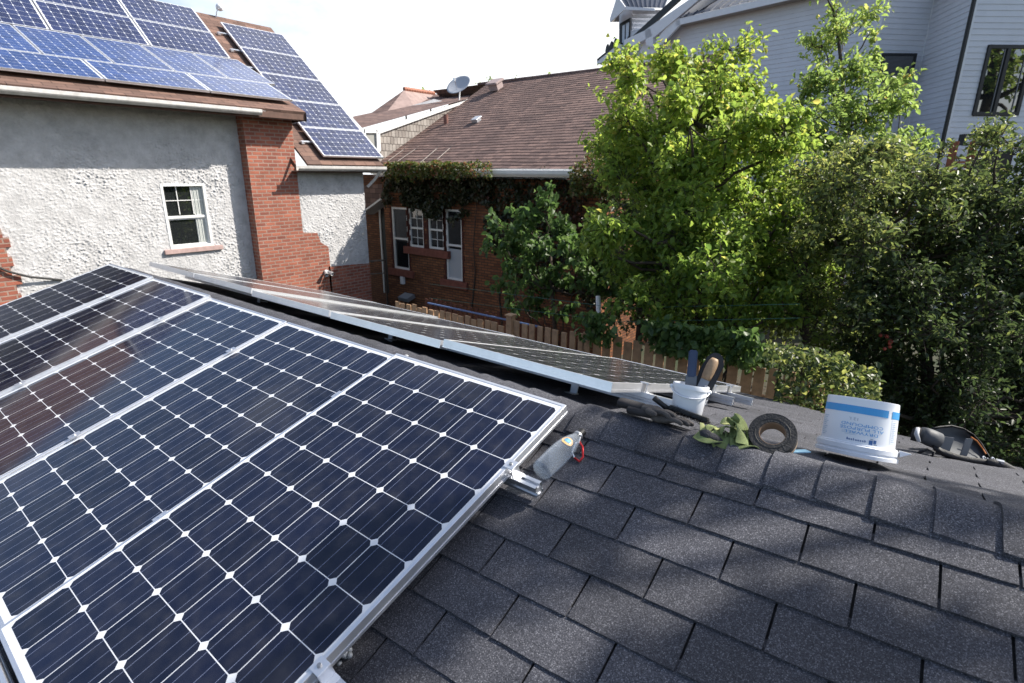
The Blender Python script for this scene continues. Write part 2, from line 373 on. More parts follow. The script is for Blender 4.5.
garage = root('garage', (-1.2, 0, 0), 'low near garage under charcoal three-tab shingles that carries the big dark panels', 'garage')
def off(me, o): me.transform(WORLD0[o.name].inverted()); return me
XL, XR = -4.12, 3.3
FEY = [0, .6, 1.57, 1.91, 2.25, 3.32, 3.62]; FEX = [3.2, 2.95, 2.56, 2.46, 2.07, 1.37, 1.17]
def far_end(y): return min(3.2, float(np.interp(y, FEY, FEX)))
YFE = 3.62
# deck (thin slab) so that slots and gaps read dark
d = MB()
def split_x(lo, hi):                               # the plane folds very slightly near x = .9, so it is laid in strips
    return [lo] + [v for v in (.3, .7, .85, .9, 1.0, 1.15) if lo < v < hi] + [hi]
xs_ = split_x(XL, XR)
for a, b in zip(xs_[:-1], xs_[1:]): d.quad(near(a, -3.3, -.008), near(b, -3.3, -.008), near(b, YA, -.008), near(a, YA, -.008))
yq = list(np.linspace(0, YFE, 30))
for ya_, yb_ in zip(yq[:-1], yq[1:]):
    ea, eb = far_end(ya_), far_end(yb_); fs_ = [v for v in (.3, .6, .8, 1.0) if v < min(ea, eb) - .02]
    la = [XL] + fs_ + [ea]; lb = [XL] + fs_ + [eb]
    for q in range(len(la) - 1): d.quad(far(la[q], ya_, -.008), far(la[q + 1], ya_, -.008), far(lb[q + 1], yb_, -.008), far(lb[q], yb_, -.008))
part('roof_deck', d, DECK, garage)
nr = []
for k in range(-2, 18):
    y = ROW0 - k * EXPO
    if y < YA - .02: nr.append((k, y))
keys_ = [-2, -1, 0, 1, 2, 3, 4]; vals_ = [1.686, 1.227, 1.363, 1.205, 1.042, .887, 1.029]
PH = dict(zip(keys_, vals_))
mb, ts = shingles(near, nr, lambda y: (-.95, XR), lambda k: PH.get(k, .4 + .1525 * (k % 2) + .013 * k), TAB, 1)
put('shingles', off(with_t(mb, ts, SHG, 'shingles'), garage), garage)
fr_ = [(k, .055 + k * EXPO) for k in range(1, 25)]
mb, ts = shingles(far, fr_, lambda y: (-.4, far_end(y)), lambda k: .1 + .1525 * (k % 2) + .01 * k, TAB, -1)
put('shingles', off(with_t(mb, ts, SHG, 'shingles'), garage), garage)
# ridge caps bent over the apex, each lapping the next
mb = MB(); ts = []
x = XL; capw = .145; ci = 0
offx = (1.119 - XL) % .143
x = XL - .143 + offx
bisn = unit(n0 + nf)
while x < XR:
    f0 = len(mb.f); prof = []; NS = 14; wj = random.uniform(-.004, .004)
    for q in range(NS + 1):
        s = -capw + 2 * capw * q / NS + wj
        prof.append(s)
    def cap(xx, s, h):
        # two slopes with the crest between them shaved round
        a = abs(s); base = bend(APEX + xs * xx); pn = (-ys if s < 0 else yf)
        return base + pn * a + bisn * (h - .010 * max(0, 1 - a / .06) ** 2)
    L_ = .143 * 2 - .004
    jit = random.uniform(-.001, .0015); segs = [0, .02, .3, .6, 1.0]
    vs = []
    for g_ in segs:
        for s in prof:
            e = abs(s) / capw
            h = .0225 - .020 * g_ + jit + .013 * (1 - e * e) - .003 * e * e + noise.noise((x * 5, s * 8, 1)) * .002 * 1.0
            vs.append(cap(x + L_ * g_ + noise.noise((x * 7, s * 15, 4)) * .003, s * (1 + .01 * random.random()), h))
    m_ = NS + 1; fs = []
    for i in range(len(segs) - 1):
        for q in range(NS): fs.append((i * m_ + q + 1, i * m_ + q, (i + 1) * m_ + q, (i + 1) * m_ + q + 1))
    lo = len(vs)
    for s in prof: vs.append(cap(x, s, .004))
    for q in range(NS): fs.append((q + 1, q, lo + q, lo + q + 1))
    # long lower edge
    lo2 = len(vs)
    for g_ in segs: vs.append(cap(x + L_ * g_, prof[0], -.004))
    for i in range(len(segs) - 1): fs.append((i * m_, (i + 1) * m_, lo2 + i + 1, lo2 + i))
    mb.add(vs, fs); ts += [random.random()] * (len(mb.f) - f0); x += .143
me = with_t(mb, ts, SHG, 'ridge_cap'); autosmooth(me, 50); put('ridge_cap', off(me, garage), garage)
w = MB()
w.bx((XL + .3, -2.9, 0), (.5, -2.75, 2.15)); w.bx((XL + .3, -2.75, 0), (XL + .45, 3.1, 2.2)); w.bx((XL + .45, 2.95, 0), (.5, 3.1, 2.2)); w.bx((.5, -2.9, 0), (.65, 3.1, 2.2)); w.bx((.65, -2.9, 0), (2.2, -2.75, 2.2)); w.bx((2.05, -2.75, 0), (2.2, .6, 2.6))
part('wall', w, pm('garage_wall_paint', (.45, .43, .4), .8, noise_amt=.1), garage)
fz = MB()
e0, e1 = far(XL, YFE, -.012), far(far_end(YFE), YFE, -.012)
fz.quad(e0, e1, e1 - [0, 0, .16], e0 - [0, 0, .16])
e2 = far(far_end(.3), .3, -.012); e3 = far(3.2, 0, -.012); e4 = near(XR, -3.3, -.012)
fz.quad(e1, e2, e2 - [0, 0, .16], e1 - [0, 0, .16]); fz.quad(e2, e3, e3 - [0, 0, .16], e2 - [0, 0, .16]); fz.quad(e3, e4, e4 - [0, 0, .16], e3 - [0, 0, .16])
e5, e6 = near(XL, YA, -.012), near(XL, -3.3, -.012)
fz.quad(e0, e5, e5 - [0, 0, .16], e0 - [0, 0, .16]); fz.quad(e5, e6, e6 - [0, 0, .16], e5 - [0, 0, .16])
part('fascia', fz, SOFFIT, garage)

# ---------------------------------------------------------------- solar panels
S = .159
def panel_meshes(v1=1.620):
    u0, u1, v0 = -.019, .973, -.030
    gl = MB(); gl.quad((u0 + .004, -v1 + .004, 0), (u1 - .004, -v1 + .004, 0), (u1 - .004, -v0 - .004, 0), (u0 + .004, -v0 - .004, 0))
    me = bpy.data.meshes.new('glass'); me.from_pydata(gl.v, [], gl.f); L = me.uv_layers.new(name='UVMap')
    for l in me.loops: co = me.vertices[l.vertex_index].co; L.data[l.index].uv = (co.x / S, -co.y / S)
    fr = MB(); lip, hgt, z1 = .0115, .040, .0018
    for (a, b) in (((u0, -v1), (u0 + lip, -v0)), ((u1 - lip, -v1), (u1, -v0))): fr.bx((a[0], a[1], -hgt), (b[0], b[1], z1))
    for (a, b) in (((u0 + lip, -v1), (u1 - lip, -v1 + lip)), ((u0 + lip, -v0 - lip), (u1 - lip, -v0))): fr.bx((a[0], a[1], -hgt), (b[0], b[1], z1))
    # extruded ledge round the foot of the frame
    for (a, b) in (((u0 - .0012, -v1 - .0012), (u0, -v0 + .0012)), ((u1, -v1 - .0012), (u1 + .0012, -v0 + .0012))): fr.bx((a[0], a[1], -hgt), (b[0], b[1], -hgt + .012))
    for (a, b) in (((u0, -v1 - .0012), (u1, -v1)), ((u0, -v0), (u1, -v0 + .0012))): fr.bx((a[0], a[1], -hgt), (b[0], b[1], -hgt + .012))
    return me, mesh(fr, ALU, bevel=.0009, name='frame')
PG, PF = panel_meshes(); PGL, PFL = panel_meshes(1.938)
BK = MB(); BK.quad((-.01, -1.61, -.006), (-.01, .02, -.006), (.965, .02, -.006), (.965, -1.61, -.006)); PB = mesh(BK, pm('white_backsheet', (.6, .6, .6), .7), name='backsheet')
PGM = {}
for nm_, m_ in (('near', CELL), ('far', CELL_FAR), ('blue', CELL_BLUE), ('navy', CELL_NAVY)):
    c_ = (PGL if nm_ == 'far' else PG).copy(); c_.materials.append(m_); PGM[nm_] = c_
def panel(loc, ux, vx, kind, label, group, name='solar_panel', sc=1.0):
    """ux: across the short side, vx: from the top towards the bottom of the long side"""
    ux = unit(ux); vx = unit(vx); nn = np.cross(ux, -vx); nn = unit(nn)
    m = Matrix.Identity(4)
    for i in range(3): m[i][0], m[i][1], m[i][2], m[i][3] = ux[i], -vx[i], nn[i], loc[i]
    r = root(name, loc, label, 'solar panel', group, mat=m)
    put('frame', PFL if kind == 'far' else PF, r); put('glass', PGM[kind], r); put('backsheet', PB, r)
    return r
X_ = np.array([1., 0, 0]); Y_ = np.array([0, 1., 0]); Z_ = np.array([0, 0, 1.])
OFF = [(0, 0, 0), (0, -.006, .022), (.012, .001, .014), (.020, -.003, -.004), (.022, .000, -.022)]
NL = ['nearest dark solar panel, its bare right edge clamped above the shingles', 'dark blue solar panel directly left of the nearest one on the near slope',
      'third dark solar panel from the bottle, part blue sky and part brown reflection', 'mostly grey reflecting solar panel, second from the far left end of the near row',
      'farthest dark solar panel of the near row, in front of the stucco wall']
PITCH = 6.35 * S
for i in range(5):
    du, dv, dn = OFF[i]; p = O + X_ * (-PITCH * i + du) + VD * dv - NRM * dn
    panel(p, X_, VD, 'near', NL[i], 'large solar panels on the near roof slope')
for i, lb in ((0, 'solar panel at the bottom left corner, below the nearest panel, mostly out of view'),):
    p = O + X_ * (-PITCH * i - .06) + VD * 1.672 - NRM * .004
    panel(p, X_, VD, 'near', lb, 'large solar panels on the near roof slope')
# far array, two rows of five down the other slope
AF = R(17.45); XF = unit((1., -.0076, .0066)); vf = unit(np.array([.0076, 1, 0])) * math.cos(AF) - np.array([0, 0, math.sin(AF)]); vf = unit(vf - XF * (vf @ XF)); nfar = np.cross(XF, vf)
FA0 = np.array([1.0242, .2942, 3.3735])
ORD = ['nearest', 'second', 'middle', 'fourth', 'farthest']
for i in range(5):
    sag = -.012 * math.sin(i * 1.3)
    p = FA0 - XF * (.019 + i * 1.0125) + vf * .030 + nfar * (-.002 + sag)
    panel(p, -XF, vf, 'far', f'{ORD[i]} from the white pail among the glancing grey panels beyond the ridge', 'panels on the far slope beyond the ridge')

# ---------------------------------------------------------------- rails and clamps
def rail_prof(mb, p, ax, upv, length, hw=.019, hh=.023):
    ax, upv = unit(ax), unit(upv); sd = np.cross(ax, upv)
    pts = [(-hw, -hh), (-.006, -hh), (-.006, -hh + .008), (.006, -hh + .008), (.006, -hh), (hw, -hh), (hw, -.011), (hw - .006, -.008), (hw - .006, .000), (hw, .003), (hw, hh), (.006, hh), (.006, hh - .010), (-.006, hh - .010), (-.006, hh), (-hw, hh), (-hw, .003), (-hw + .006, .0), (-hw + .006, -.008), (-hw, -.011)]
    P = [np.asarray(p) + sd * a + upv * b for a, b in pts]; n = len(P); q = [v + ax * length for v in P]
    mb.add(P + q, [(i, (i + 1) % n, n + (i + 1) % n, n + i) for i in range(n)])
    # end web (hollow look): rim of the section closed by a recessed plate
    for e, base in ((0, P), (1, q)):
        c = np.asarray(p) + ax * length * e; inn = ax * (.004 if e == 0 else -.004)
        mb.box(c + inn, (hw * 1.3, hh * 1.5, .002), (sd, upv, ax))
def clamp_mb(p, ax, upv, vx):
    m = MB(); p = np.asarray(p)
    m.box(p + upv * .0045, (.042, .040, .004), (ax, vx, upv)); m.box(p + ax * .014 - upv * .020, (.004, .040, .046), (ax, vx, upv)); m.box(p + ax * .026 - upv * .041, (.022, .040, .004), (ax, vx, upv))
    m.box(p + ax * .014 - upv * .062, (.0035, .030, .05), (ax, vx, upv))
    return m
def bolt_mb(p, upv): m = MB(); m.lathe([(.0, .012), (.0055, .012), (.0065, .009), (.0065, .005), (.0, .005)], p, upv, n=12); return m
for v, x1, lb in ((.33, 1.085, 'aluminium rail whose cut end sticks out beside the clear bottle'), (1.125, 1.16, 'aluminium rail with its clamp at the bottom edge of the picture')):
    x0 = -4.1; base = O + VD * v - NRM * .064
    r = root('mounting_rail', base + X_ * x1, lb, 'rail', 'rails under the solar panels')
    m = MB(); rail_prof(m, base + X_ * x0, X_, NRM, x1 - x0); part('extrusion', m, ALU_D, r)
    cp = O + VD * v + X_ * .978
    c = part('end_clamp', clamp_mb(cp, X_, NRM, VD), ALU, r, bevel=.0012); WORLD0[c.name] = Matrix.Identity(4)
    part('bolt', bolt_mb(cp, NRM), STEEL, c)
    for i in range(1, 5):
        mc = MB(); du, dv, dn = OFF[i]; q = O + X_ * (-PITCH * i + .982 + du / 2) + VD * v - NRM * (dn * .5)
        mc.box(q + NRM * .0035, (.036, .05, .003), (X_, VD, NRM)); mc.lathe([(0, .010), (.005, .010), (.006, .005), (0, .005)], q, NRM, n=10)
        part('mid_clamp', mc, ALU, r)
    for xx in (.62, -.6, -1.8, -3.0):
        ft = MB(); q = base + X_ * xx; q2 = near((q[0]), (q - P0) @ ys, 0.006)
        ft.box((q + q2) / 2 - NRM * .01 - VD * .024, (.04, .006, .085), (X_, VD, NRM)); ft.box(q2 - VD * .05, (.04, .07, .006), (X_, VD, NRM))
        part('foot', ft, ALU_D, r)
for k, (dv, ex, lb) in enumerate(((.33, .15, 'grooved aluminium rail poking out left of the white pail'), (.95, .10, 'aluminium rail end just right of the white pail'), (1.35, .13, 'second aluminium rail end right of the pail, under the far panels'), (1.68, .16, 'farthest aluminium rail end under the corner of the far panels'))):
    base = FA0 + vf * dv - nfar * .066
    r = root('mounting_rail', base + XF * ex, lb, 'rail', 'rails under the far panels')
    m = MB(); rail_prof(m, base + XF * -5.0, XF, nfar, 5.0 + ex, hw=.02, hh=.025); part('extrusion', m, ALU_D, r)
    cp = FA0 + vf * dv + XF * .004
    part('end_clamp', clamp_mb(cp, XF, nfar, vf), ALU, r, bevel=.0012)
    for xx in (-.35, -1.8, -3.6):
        ft = MB(); q = base + XF * xx; a_ = (q - APEX); q2 = far(a_ @ xs, a_ @ yf, .006)
        ft.box((q + q2) / 2 - vf * .024, (.04, .006, .085), (X_, vf, nfar)); ft.box(q2 - vf * .05, (.04, .07, .006), (X_, vf, nfar)); part('foot', ft, ALU_D, r)

# ---------------------------------------------------------------- stucco house with roof panels (left)
def wall_grid(o, ua, va, us, vs_, holes, mb=None):
    """flat wall split along us x vs_, leaving the rectangles in holes open"""
    mb = mb or MB(); o = np.asarray(o, float); ua = np.asarray(ua, float); va = np.asarray(va, float)
    for h in holes: us = sorted(set(us) | {h[0], h[1]}); vs_ = sorted(set(vs_) | {h[2], h[3]})
    for i in range(len(us) - 1):
        for j in range(len(vs_) - 1):
            cu, cv = (us[i] + us[i + 1]) / 2, (vs_[j] + vs_[j + 1]) / 2
            if any(h[0] < cu < h[1] and h[2] < cv < h[3] for h in holes): continue
            mb.quad(o + ua * us[i] + va * vs_[j], o + ua * us[i + 1] + va * vs_[j], o + ua * us[i + 1] + va * vs_[j + 1], o + ua * us[i] + va * vs_[j + 1])
    return mb
def rough_wall(o, ua, va, nn, u0, u1, v0, v1, holes, step=.0125, amp=.021, keep=None):
    us = list(np.arange(u0, u1 + 1e-6, step)); vs_ = list(np.arange(v0, v1 + 1e-6, step))
    mb = wall_grid(o, ua, va, us, vs_, holes)
    out = MB(); out.f = mb.f; cache = {}
    if keep: out.f = [f for f in mb.f if keep(np.mean([mb.v[i] for i in f], axis=0))]
    for v in mb.v:
        k = (round(v[0], 4), round(v[1], 4), round(v[2], 4))
        if k not in cache:
            p = Vector(v); a = (noise.noise(p * 14.0) * .18 + noise.noise(p * 25.0) * .5 + .75 * noise.noise(p * 44)) * (.85 + .7 * noise.noise(p * 1.4))
            cache[k] = tuple(np.array(v) + np.asarray(nn) * amp * (a + abs(a) * .6))
        out.v.append(cache[k])
    return out
def win_frame(mb, o, ua, va, nn, u0, u1, v0, v1, w, d):
    o = np.asarray(o, float)
    def b(a0, a1, b0, b1): mb.box(o + ua * (a0 + a1) / 2 + va * (b0 + b1) / 2 + nn * d / 2, (a1 - a0, b1 - b0, d), (ua, va, nn))
    b(u0, u0 + w, v0, v1); b(u1 - w, u1, v0, v1); b(u0 + w, u1 - w, v0, v0 + w); b(u0 + w, u1 - w, v1 - w, v1)

XW, XP = -9.75, -9.48                              # recessed stucco, pier face
sh = root('stucco_house', (-11, 3, 0), 'tall stucco house with brick pier and roof panels on the left', 'house')
wl = onx(160.5, 184.9, XW); wr = onx(202, 185, XW); wb = onx(170, 248.4, XW)
hw = (wl[1] - .02, wr[1] + .05, wb[2] - .02, wl[2] + .02)
UY = np.array([0, 1., 0]); UZ = np.array([0, 0, 1.]); UX = np.array([1., 0, 0])
pl = onx(242, 115, XP)[1]; pr = onx(291, 115, XP)[1]
part('stucco_wall', rough_wall((XW, 0, 0), UY, UZ, UX, -.9, pl + .03, 1.2, 5.36, [hw], .0125, .021), STUCCO, sh, smooth=True)
m = MB(); m.bx((XW - .3, -6, 0), (XW - .02, -.9, 5.25)); m.bx((XW - .3, -.9, 0), (XW - .02, pl, 1.2))
part('side_wall', m, STUCCO, sh)
m = MB()
m.quad((XP, pl, 0), (XP, pr, 0), (XP, pr, 5.3), (XP, pl, 5.3)); m.quad((XW - .05, pl, 0), (XP, pl, 0), (XP, pl, 5.3), (XW - .05, pl, 5.3))
part('brick_pier', m, BRICK_O, sh)
yc = onx(365.3, 200, XP)[1]
# lower brick with a stepped top and the stucco above it on the wall right of the pier
steps = [onx(a, b, XP) for a, b in ((296, 233), (317.5, 233), (321, 242.5), (328.6, 247), (328.6, 266.5), (366, 263.8))]
m = MB(); top = [(s_[1], s_[2]) for s_ in steps]; top[0] = (pr, top[0][1]); top[-1] = (yc, top[-1][1])
for (a, b), (c, d_) in zip(top[:-1], top[1:]):
    if c - a > 1e-4: m.quad((XP - .003, a, 0), (XP - .003, c, 0), (XP - .003, c, d_), (XP - .003, a, b))
m.quad((XP - .003, yc, 0), (-13.0, yc, 0), (-13.0, yc, top[-1][1]), (XP - .003, yc, top[-1][1]))
part('brick_wall', m, BRICK_O, sh)
part('stucco_wall', rough_wall((XP - .02, 0, 0), UY, UZ, UX, pr, yc, top[-1][1], 4.3, [], keep=lambda c: c[2] > np.interp(c[1], [t_[0] for t_ in top], [t_[1] for t_ in top]) - .01), STUCCO, sh, smooth=True)
m = MB(); m.quad((XP - .02, yc, 0), (-14, yc, 0), (-14, yc, 4.3), (XP - .02, yc, 4.3)); m.bx((-14.2, -6, 0), (-14, yc, 6))
part('side_wall', m, STUCCO, sh)
bl_ = [onx(a, b, XW) for a, b in ((0, 228), (4, 240), (7, 262), (15, 275), (16, 300))]
m = MB(); zz = [(b[1], b[2]) for b in bl_]
for q in range(8): 
    z1_ = bl_[0][2] - q * .15; y1 = np.interp(-z1_, [-b[2] for b in bl_], [b[1] for b in bl_]) + .06 * (q % 2)
    m.bx((XW - .02, -1.2, z1_ - .15), (XW + .035 + .001 * q, y1, z1_))
m.bx((XW - .02, -1.2, 0), (XW + .034, bl_[-1][1], bl_[0][2] - 1.2))
part('brick_pier', m, BRICK_O, sh)
# window
m = MB(); o = np.array([XW - .10, 0, 0]); win_frame(m, o + UX * .02, UY, UZ, UX, *hw, .05, .09)
mid = hw[2] + (hw[3] - hw[2]) * .485
m.box(o + UY * (hw[0] + hw[1]) / 2 + UZ * mid + UX * .055, (hw[1] - hw[0] - .1, .05, .05), (UY, UZ, UX))
wn_ = part('window', m, WHITEP, sh, bevel=.004)
m = MB(); win_frame(m, o + UX * .03, UY, UZ, UX, hw[0] + .052, hw[1] - .052, hw[2] + .052, mid - .026, .022, .03); part('sash', m, WHITEP, wn_)
m = MB()
for f_ in (.36, .68): m.box(o + UY * (hw[0] + (hw[1] - hw[0]) * f_) + UZ * ((mid + hw[3]) / 2) + UX * .045, (.014, hw[3] - mid - .1, .012), (UY, UZ, UX))
m.box(o + UY * (hw[0] + hw[1]) / 2 + UZ * (mid + (hw[3] - mid) * .5) + UX * .0445, (hw[1] - hw[0] - .1, .014, .011), (UY, UZ, UX)); part('muntins', m, WHITEP, wn_)
m = MB(); m.quad(*[o + UX * .030 + UY * a + UZ * b for a, b in ((hw[0], hw[2]), (hw[1], hw[2]), (hw[1], hw[3]), (hw[0], hw[3]))]); part('pane', m, GLASS, wn_)
m = MB()
for q in range(7): 
    ya_ = hw[1] - .05 - q * .03
    m.tube([(XW - .085 + .008 * (q % 2), ya_, hw[2] + .05), (XW - .085 + .008 * (q % 2), ya_, hw[3] - .05)], .017, 6)
m.v = [(x_ + .018, y_, z_) for x_, y_, z_ in m.v]; part('curtain', m, pm('pale_curtain', (.5, .52, .5), .9), wn_)
m = MB(); m.bx((XW - .12, hw[0] - .12, hw[2] - .09), (XW + .05, hw[1] + .16, hw[2] - .002)); m.bx((XW - .12, hw[0] - .02, hw[3] + .0), (XW - .012, hw[1] + .02, hw[3] + .04)); m.bx((XW - .12, hw[1], hw[2]), (XW - .012, hw[1] + .045, hw[3])); m.bx((XW - .12, hw[0] - .03, hw[2]), (XW - .012, hw[0], hw[3]))
part('window_sill', m, pm('pink_grey_sill', (.42, .30, .28), .8, noise_amt=.2), sh, bevel=.006)
# roof
A_ST = R(39)
STP = np.array([-9.24 - .12 * math.sin(A_ST), 0, 4.52 - .12 * math.cos(A_ST)])      # a point of the steep slope (under the long column of panels)
sdir = np.array([-math.cos(A_ST), 0, math.sin(A_ST)]); sn = np.array([math.sin(A_ST), 0, math.cos(A_ST)])
def steep(x, h=0): t_ = (STP[0] - x) / math.cos(A_ST); return np.array([x, 0, STP[2] + t_ * math.sin(A_ST)]) + sn * h
RX = -13.62; RZ = steep(RX)[2]
KX = -11.98; KZ = steep(KX)[2] + .0
EX, EZ = -9.10, 5.37
yj = onx(306, 116, EX)[1]                   # right end of the flared part
XE2 = -9.20
yl, yrr = onx(298, 163, XE2)[1], onx(383, 160, XE2)[1]
m = MB()
def rq(mb, x0, z0, x1, z1, y0, y1, th=.05):
    n_ = unit(np.cross((0, 1, 0), (x1 - x0, 0, z1 - z0))); n_ = n_ if n_[2] > 0 else -n_
    a, b, c, d_ = [np.array(q_, float) for q_ in ((x0, y0, z0), (x0, y1, z0), (x1, y1, z1), (x1, y0, z1))]
    mb.add([a, b, c, d_, a - n_ * th, b - n_ * th, c - n_ * th, d_ - n_ * th], [(0, 1, 2, 3), (7, 6, 5, 4), (0, 4, 5, 1), (1, 5, 6, 2), (3, 2, 6, 7), (0, 3, 7, 4)])
rq(m, EX, EZ, KX, KZ, -6, yj); rq(m, KX, KZ, RX, RZ, -6, yj); rq(m, XE2, steep(XE2)[2], RX, RZ, yj + .001, yrr); rq(m, RX, RZ, RX - 4.5, RZ - 3.5, -6, yrr)
m.quad((KX, yj, KZ), (EX, yj, EZ), (EX, yj, EZ - .2), (KX, yj, KZ - .4))
part('roof', m, SH_RED, sh)
m = MB()                                            # gable infill of the flare end and soffit
m.poly((EX + .02, yj - .003, EZ - .02), (KX, yj - .003, KZ - .05), (XW - .2, yj - .003, EZ - .20), (EX + .02, yj - .003, EZ - .17)); m.quad((EX, -6, EZ - .16), (EX, yj, EZ - .16), (XW - .3, yj, EZ - .12), (XW - .3, -6, EZ - .12))
m.bx((EX - .05, -6, EZ - .18), (EX - .02, yj, EZ - .05)); part('fascia', m, SOFFIT, sh)
m = MB(); ez2 = steep(XE2)[2]
m.bx((XE2 - .07, yl, ez2 - .17), (XE2 - .03, yrr, ez2 - .05)); m.quad((XE2 - .05, yl, ez2 - .15), (XE2 - .05, yrr, ez2 - .15), (XP - .1, yrr, ez2 - .13), (XP - .1, yl, ez2 - .13))
m.poly((XE2 - .05, yl + .002, ez2 - .16), (XE2 - .05, yl + .002, ez2 - .06), (-9.9, yl + .002, steep(-9.9)[2] - .06), (-9.9, yl + .002, steep(-9.9)[2] - .25)); part('fascia', m, SOFFIT, sh)
def gutter(mb, x, z, y0, y1):
    prof = [(-.05, .045), (-.05, -.05), (.02, -.055), (.055, -.02), (.065, .0), (.065, .05), (.055, .055), (.055, .0), (.015, -.043), (-.042, -.04), (-.042, .045)]
    n_ = len(prof); P = [np.array((x + a, y0, z + b)) for a, b in prof]; Q = [np.array((x + a, y1, z + b)) for a, b in prof]
    mb.add(P + Q, [(i, (i + 1) % n_, n_ + (i + 1) % n_, n_ + i) for i in range(n_)] + [tuple(range(n_)), tuple(range(n_, 2 * n_))[::-1]])
m = MB(); yg = onx(261, 112, EX + .05)[1]; gutter(m, EX + .04, EZ - .09, -6, yg); part('gutter', m, GUTTER, sh)
m = MB(); gutter(m, XE2 + .04, ez2 - .085, yl - .05, yrr + .02); part('gutter', m, GUTTER, sh)
m = MB(); m.tube([(XE2 + .04, yrr - .12, ez2 - .12), (XE2 - .1, yrr - .2, ez2 - .32), (XP + .06, yc + .05, ez2 - .5)], .035, 8); part('downspout', m, GUTTER, sh)
# panels on that roof
fl_a = math.atan2(KZ - EZ, EX - KX); fv = np.array([math.cos(fl_a), 0, -math.sin(fl_a)]); fn_ = np.array([math.sin(fl_a), 0, math.cos(fl_a)])
sv = -sdir
def on_flare(x, y, h=.12): return onp(x, y, fn_, np.array([EX, 0, EZ]) + fn_ * h)
def on_steep(x, y, h=.12): return onp(x, y, sn, STP + sn * h)
def lpanel(c, u, v, kind, label, group):            # c is the outer top-left frame corner
    return panel(np.asarray(c) + unit(u) * .019 + unit(v) * .030, u, v, kind, label, group)
# landscape panels need their long side along Y: short side runs down the slope
def landscape(c, down, kind, label, group):         # c: upper left corner seen from the yard (low Y, high)
    return panel(np.asarray(c) + unit(down) * .973 + UY * .030, -unit(down), UY, kind, label, group)
GB = 'pale blue panels on the flared eave of the stucco house'; GN = 'navy panels on the steep roof of the stucco house'
lowe = on_flare(213, 91)
kc = on_flare(293, 100)
for i, lb in enumerate(('pale blue roof panel at the right end of the lowest row above the gutter', 'pale blue roof panel in the middle of the lowest row above the gutter', 'pale blue roof panel at the left edge of the lowest row above the gutter', )):
    c = kc - UY * (1.652 + 1.672 * i) - fv * 1.0
    landscape(c, fv, 'blue', lb, GB)
k2 = kc - fv * 1.02
for i, lb in enumerate(('upright pale blue panel with a smudge, right end of the second row', 'upright pale blue panel second from the right in the second row', 'upright pale blue panel third from the right in the second row', 'upright pale blue panel fourth from the right in the second row', 'upright pale blue panel at the left edge of the second row')):
    lpanel(k2 - fv * 1.655 - UY * (.995 + 1.012 * i) + UY * .18, UY, fv, 'blue', lb, GB)
k3 = on_steep(231, 58.6)
for rr, rn in enumerate(('lower', 'upper')):
    for i, lb in enumerate(('right end', 'middle', 'left end')):
        landscape(k3 - UY * (1.652 + 1.675 * i) - sv * (1.0 + 1.012 * rr), sv, 'navy', f'{lb} navy roof panel of the {rn} navy row, left of the bare shingle strip', GN)
k4 = on_steep(324, 155.7); k5 = on_steep(223.4, 22.5)
for i, lb in enumerate(('lowest', 'second lowest', 'middle', 'second highest', 'highest')):
    landscape(k4 - sv * (1.0 + 1.010 * i), sv, 'navy', f'{lb} navy panel of the single column above the right gutter', 'single column of navy panels on the stucco house')
for i in range(7):
    q = k4 - sv * (.55 + .68 * i) - UY * .0; ft = MB(); ft.box(q - UY * .10 - sn * .07, (.05, .26, .035), (sdir, UY, sn)); ft.box(q - UY * .2 - sn * .095, (.09, .07, .03), (sdir, UY, sn)); ft.box(q - UY * .2 - sn * .075, (.03, .03, .05), (sdir, UY, sn))
    part('panel_bracket', ft, ALU_D, sh)
q = on_steep(219, 14, .1); m = MB(); m.tube([q - sn * .2 - UY * .05, q + UZ * .05 - UY * .05, q + UZ * .12 + UY * .02], .012, 8); m.sphere(q + UZ * .16 + UY * .04, .09, 8); m.box(q + UZ * .12 + UY * .04, (.12, .13, .04))
part('roof_camera', m, WHITEPL, sh, smooth=False)
# flood lamp and cable
q = onx(326, 272, XP); fl = root('flood_lamp', q, 'small twin headed security lamp on the brick wall of the stucco house', 'lamp')
m = MB(); m.lathe([(0, .03), (.045, .03), (.055, 0), (0, 0)], q, UX, n=14); part('base', m, WHITEPL, fl)
for dy in (-.07, .08):
    m = MB(); a_ = unit((.75, dy * 3, -.45)); p_ = q + UX * .05 + UY * dy * .7
    m.lathe([(0, -.06), (.02, -.06), (.026, .0), (.05, .06), (.052, .1), (.044, .1), (.02, .06), (0, .06)], p_, a_, n=16); m.tube([q, p_], .014, 8); part('lamp_head', m, pm('grey_lamp_metal', (.45, .45, .46), .4, .4), fl)
m = MB(); c0 = onx(-8, 265, XW + .06); c1 = onx(10, 272, XW + .08); c2 = onx(30, 277, XW + .09); c3 = onx(62, 280, XW + .02)
m.tube([c0, c1, c2, c3], .018, 8); tag(part('cable', m, BLACK), 'black cable sagging along the foot of the stucco wall', 'cable')
part
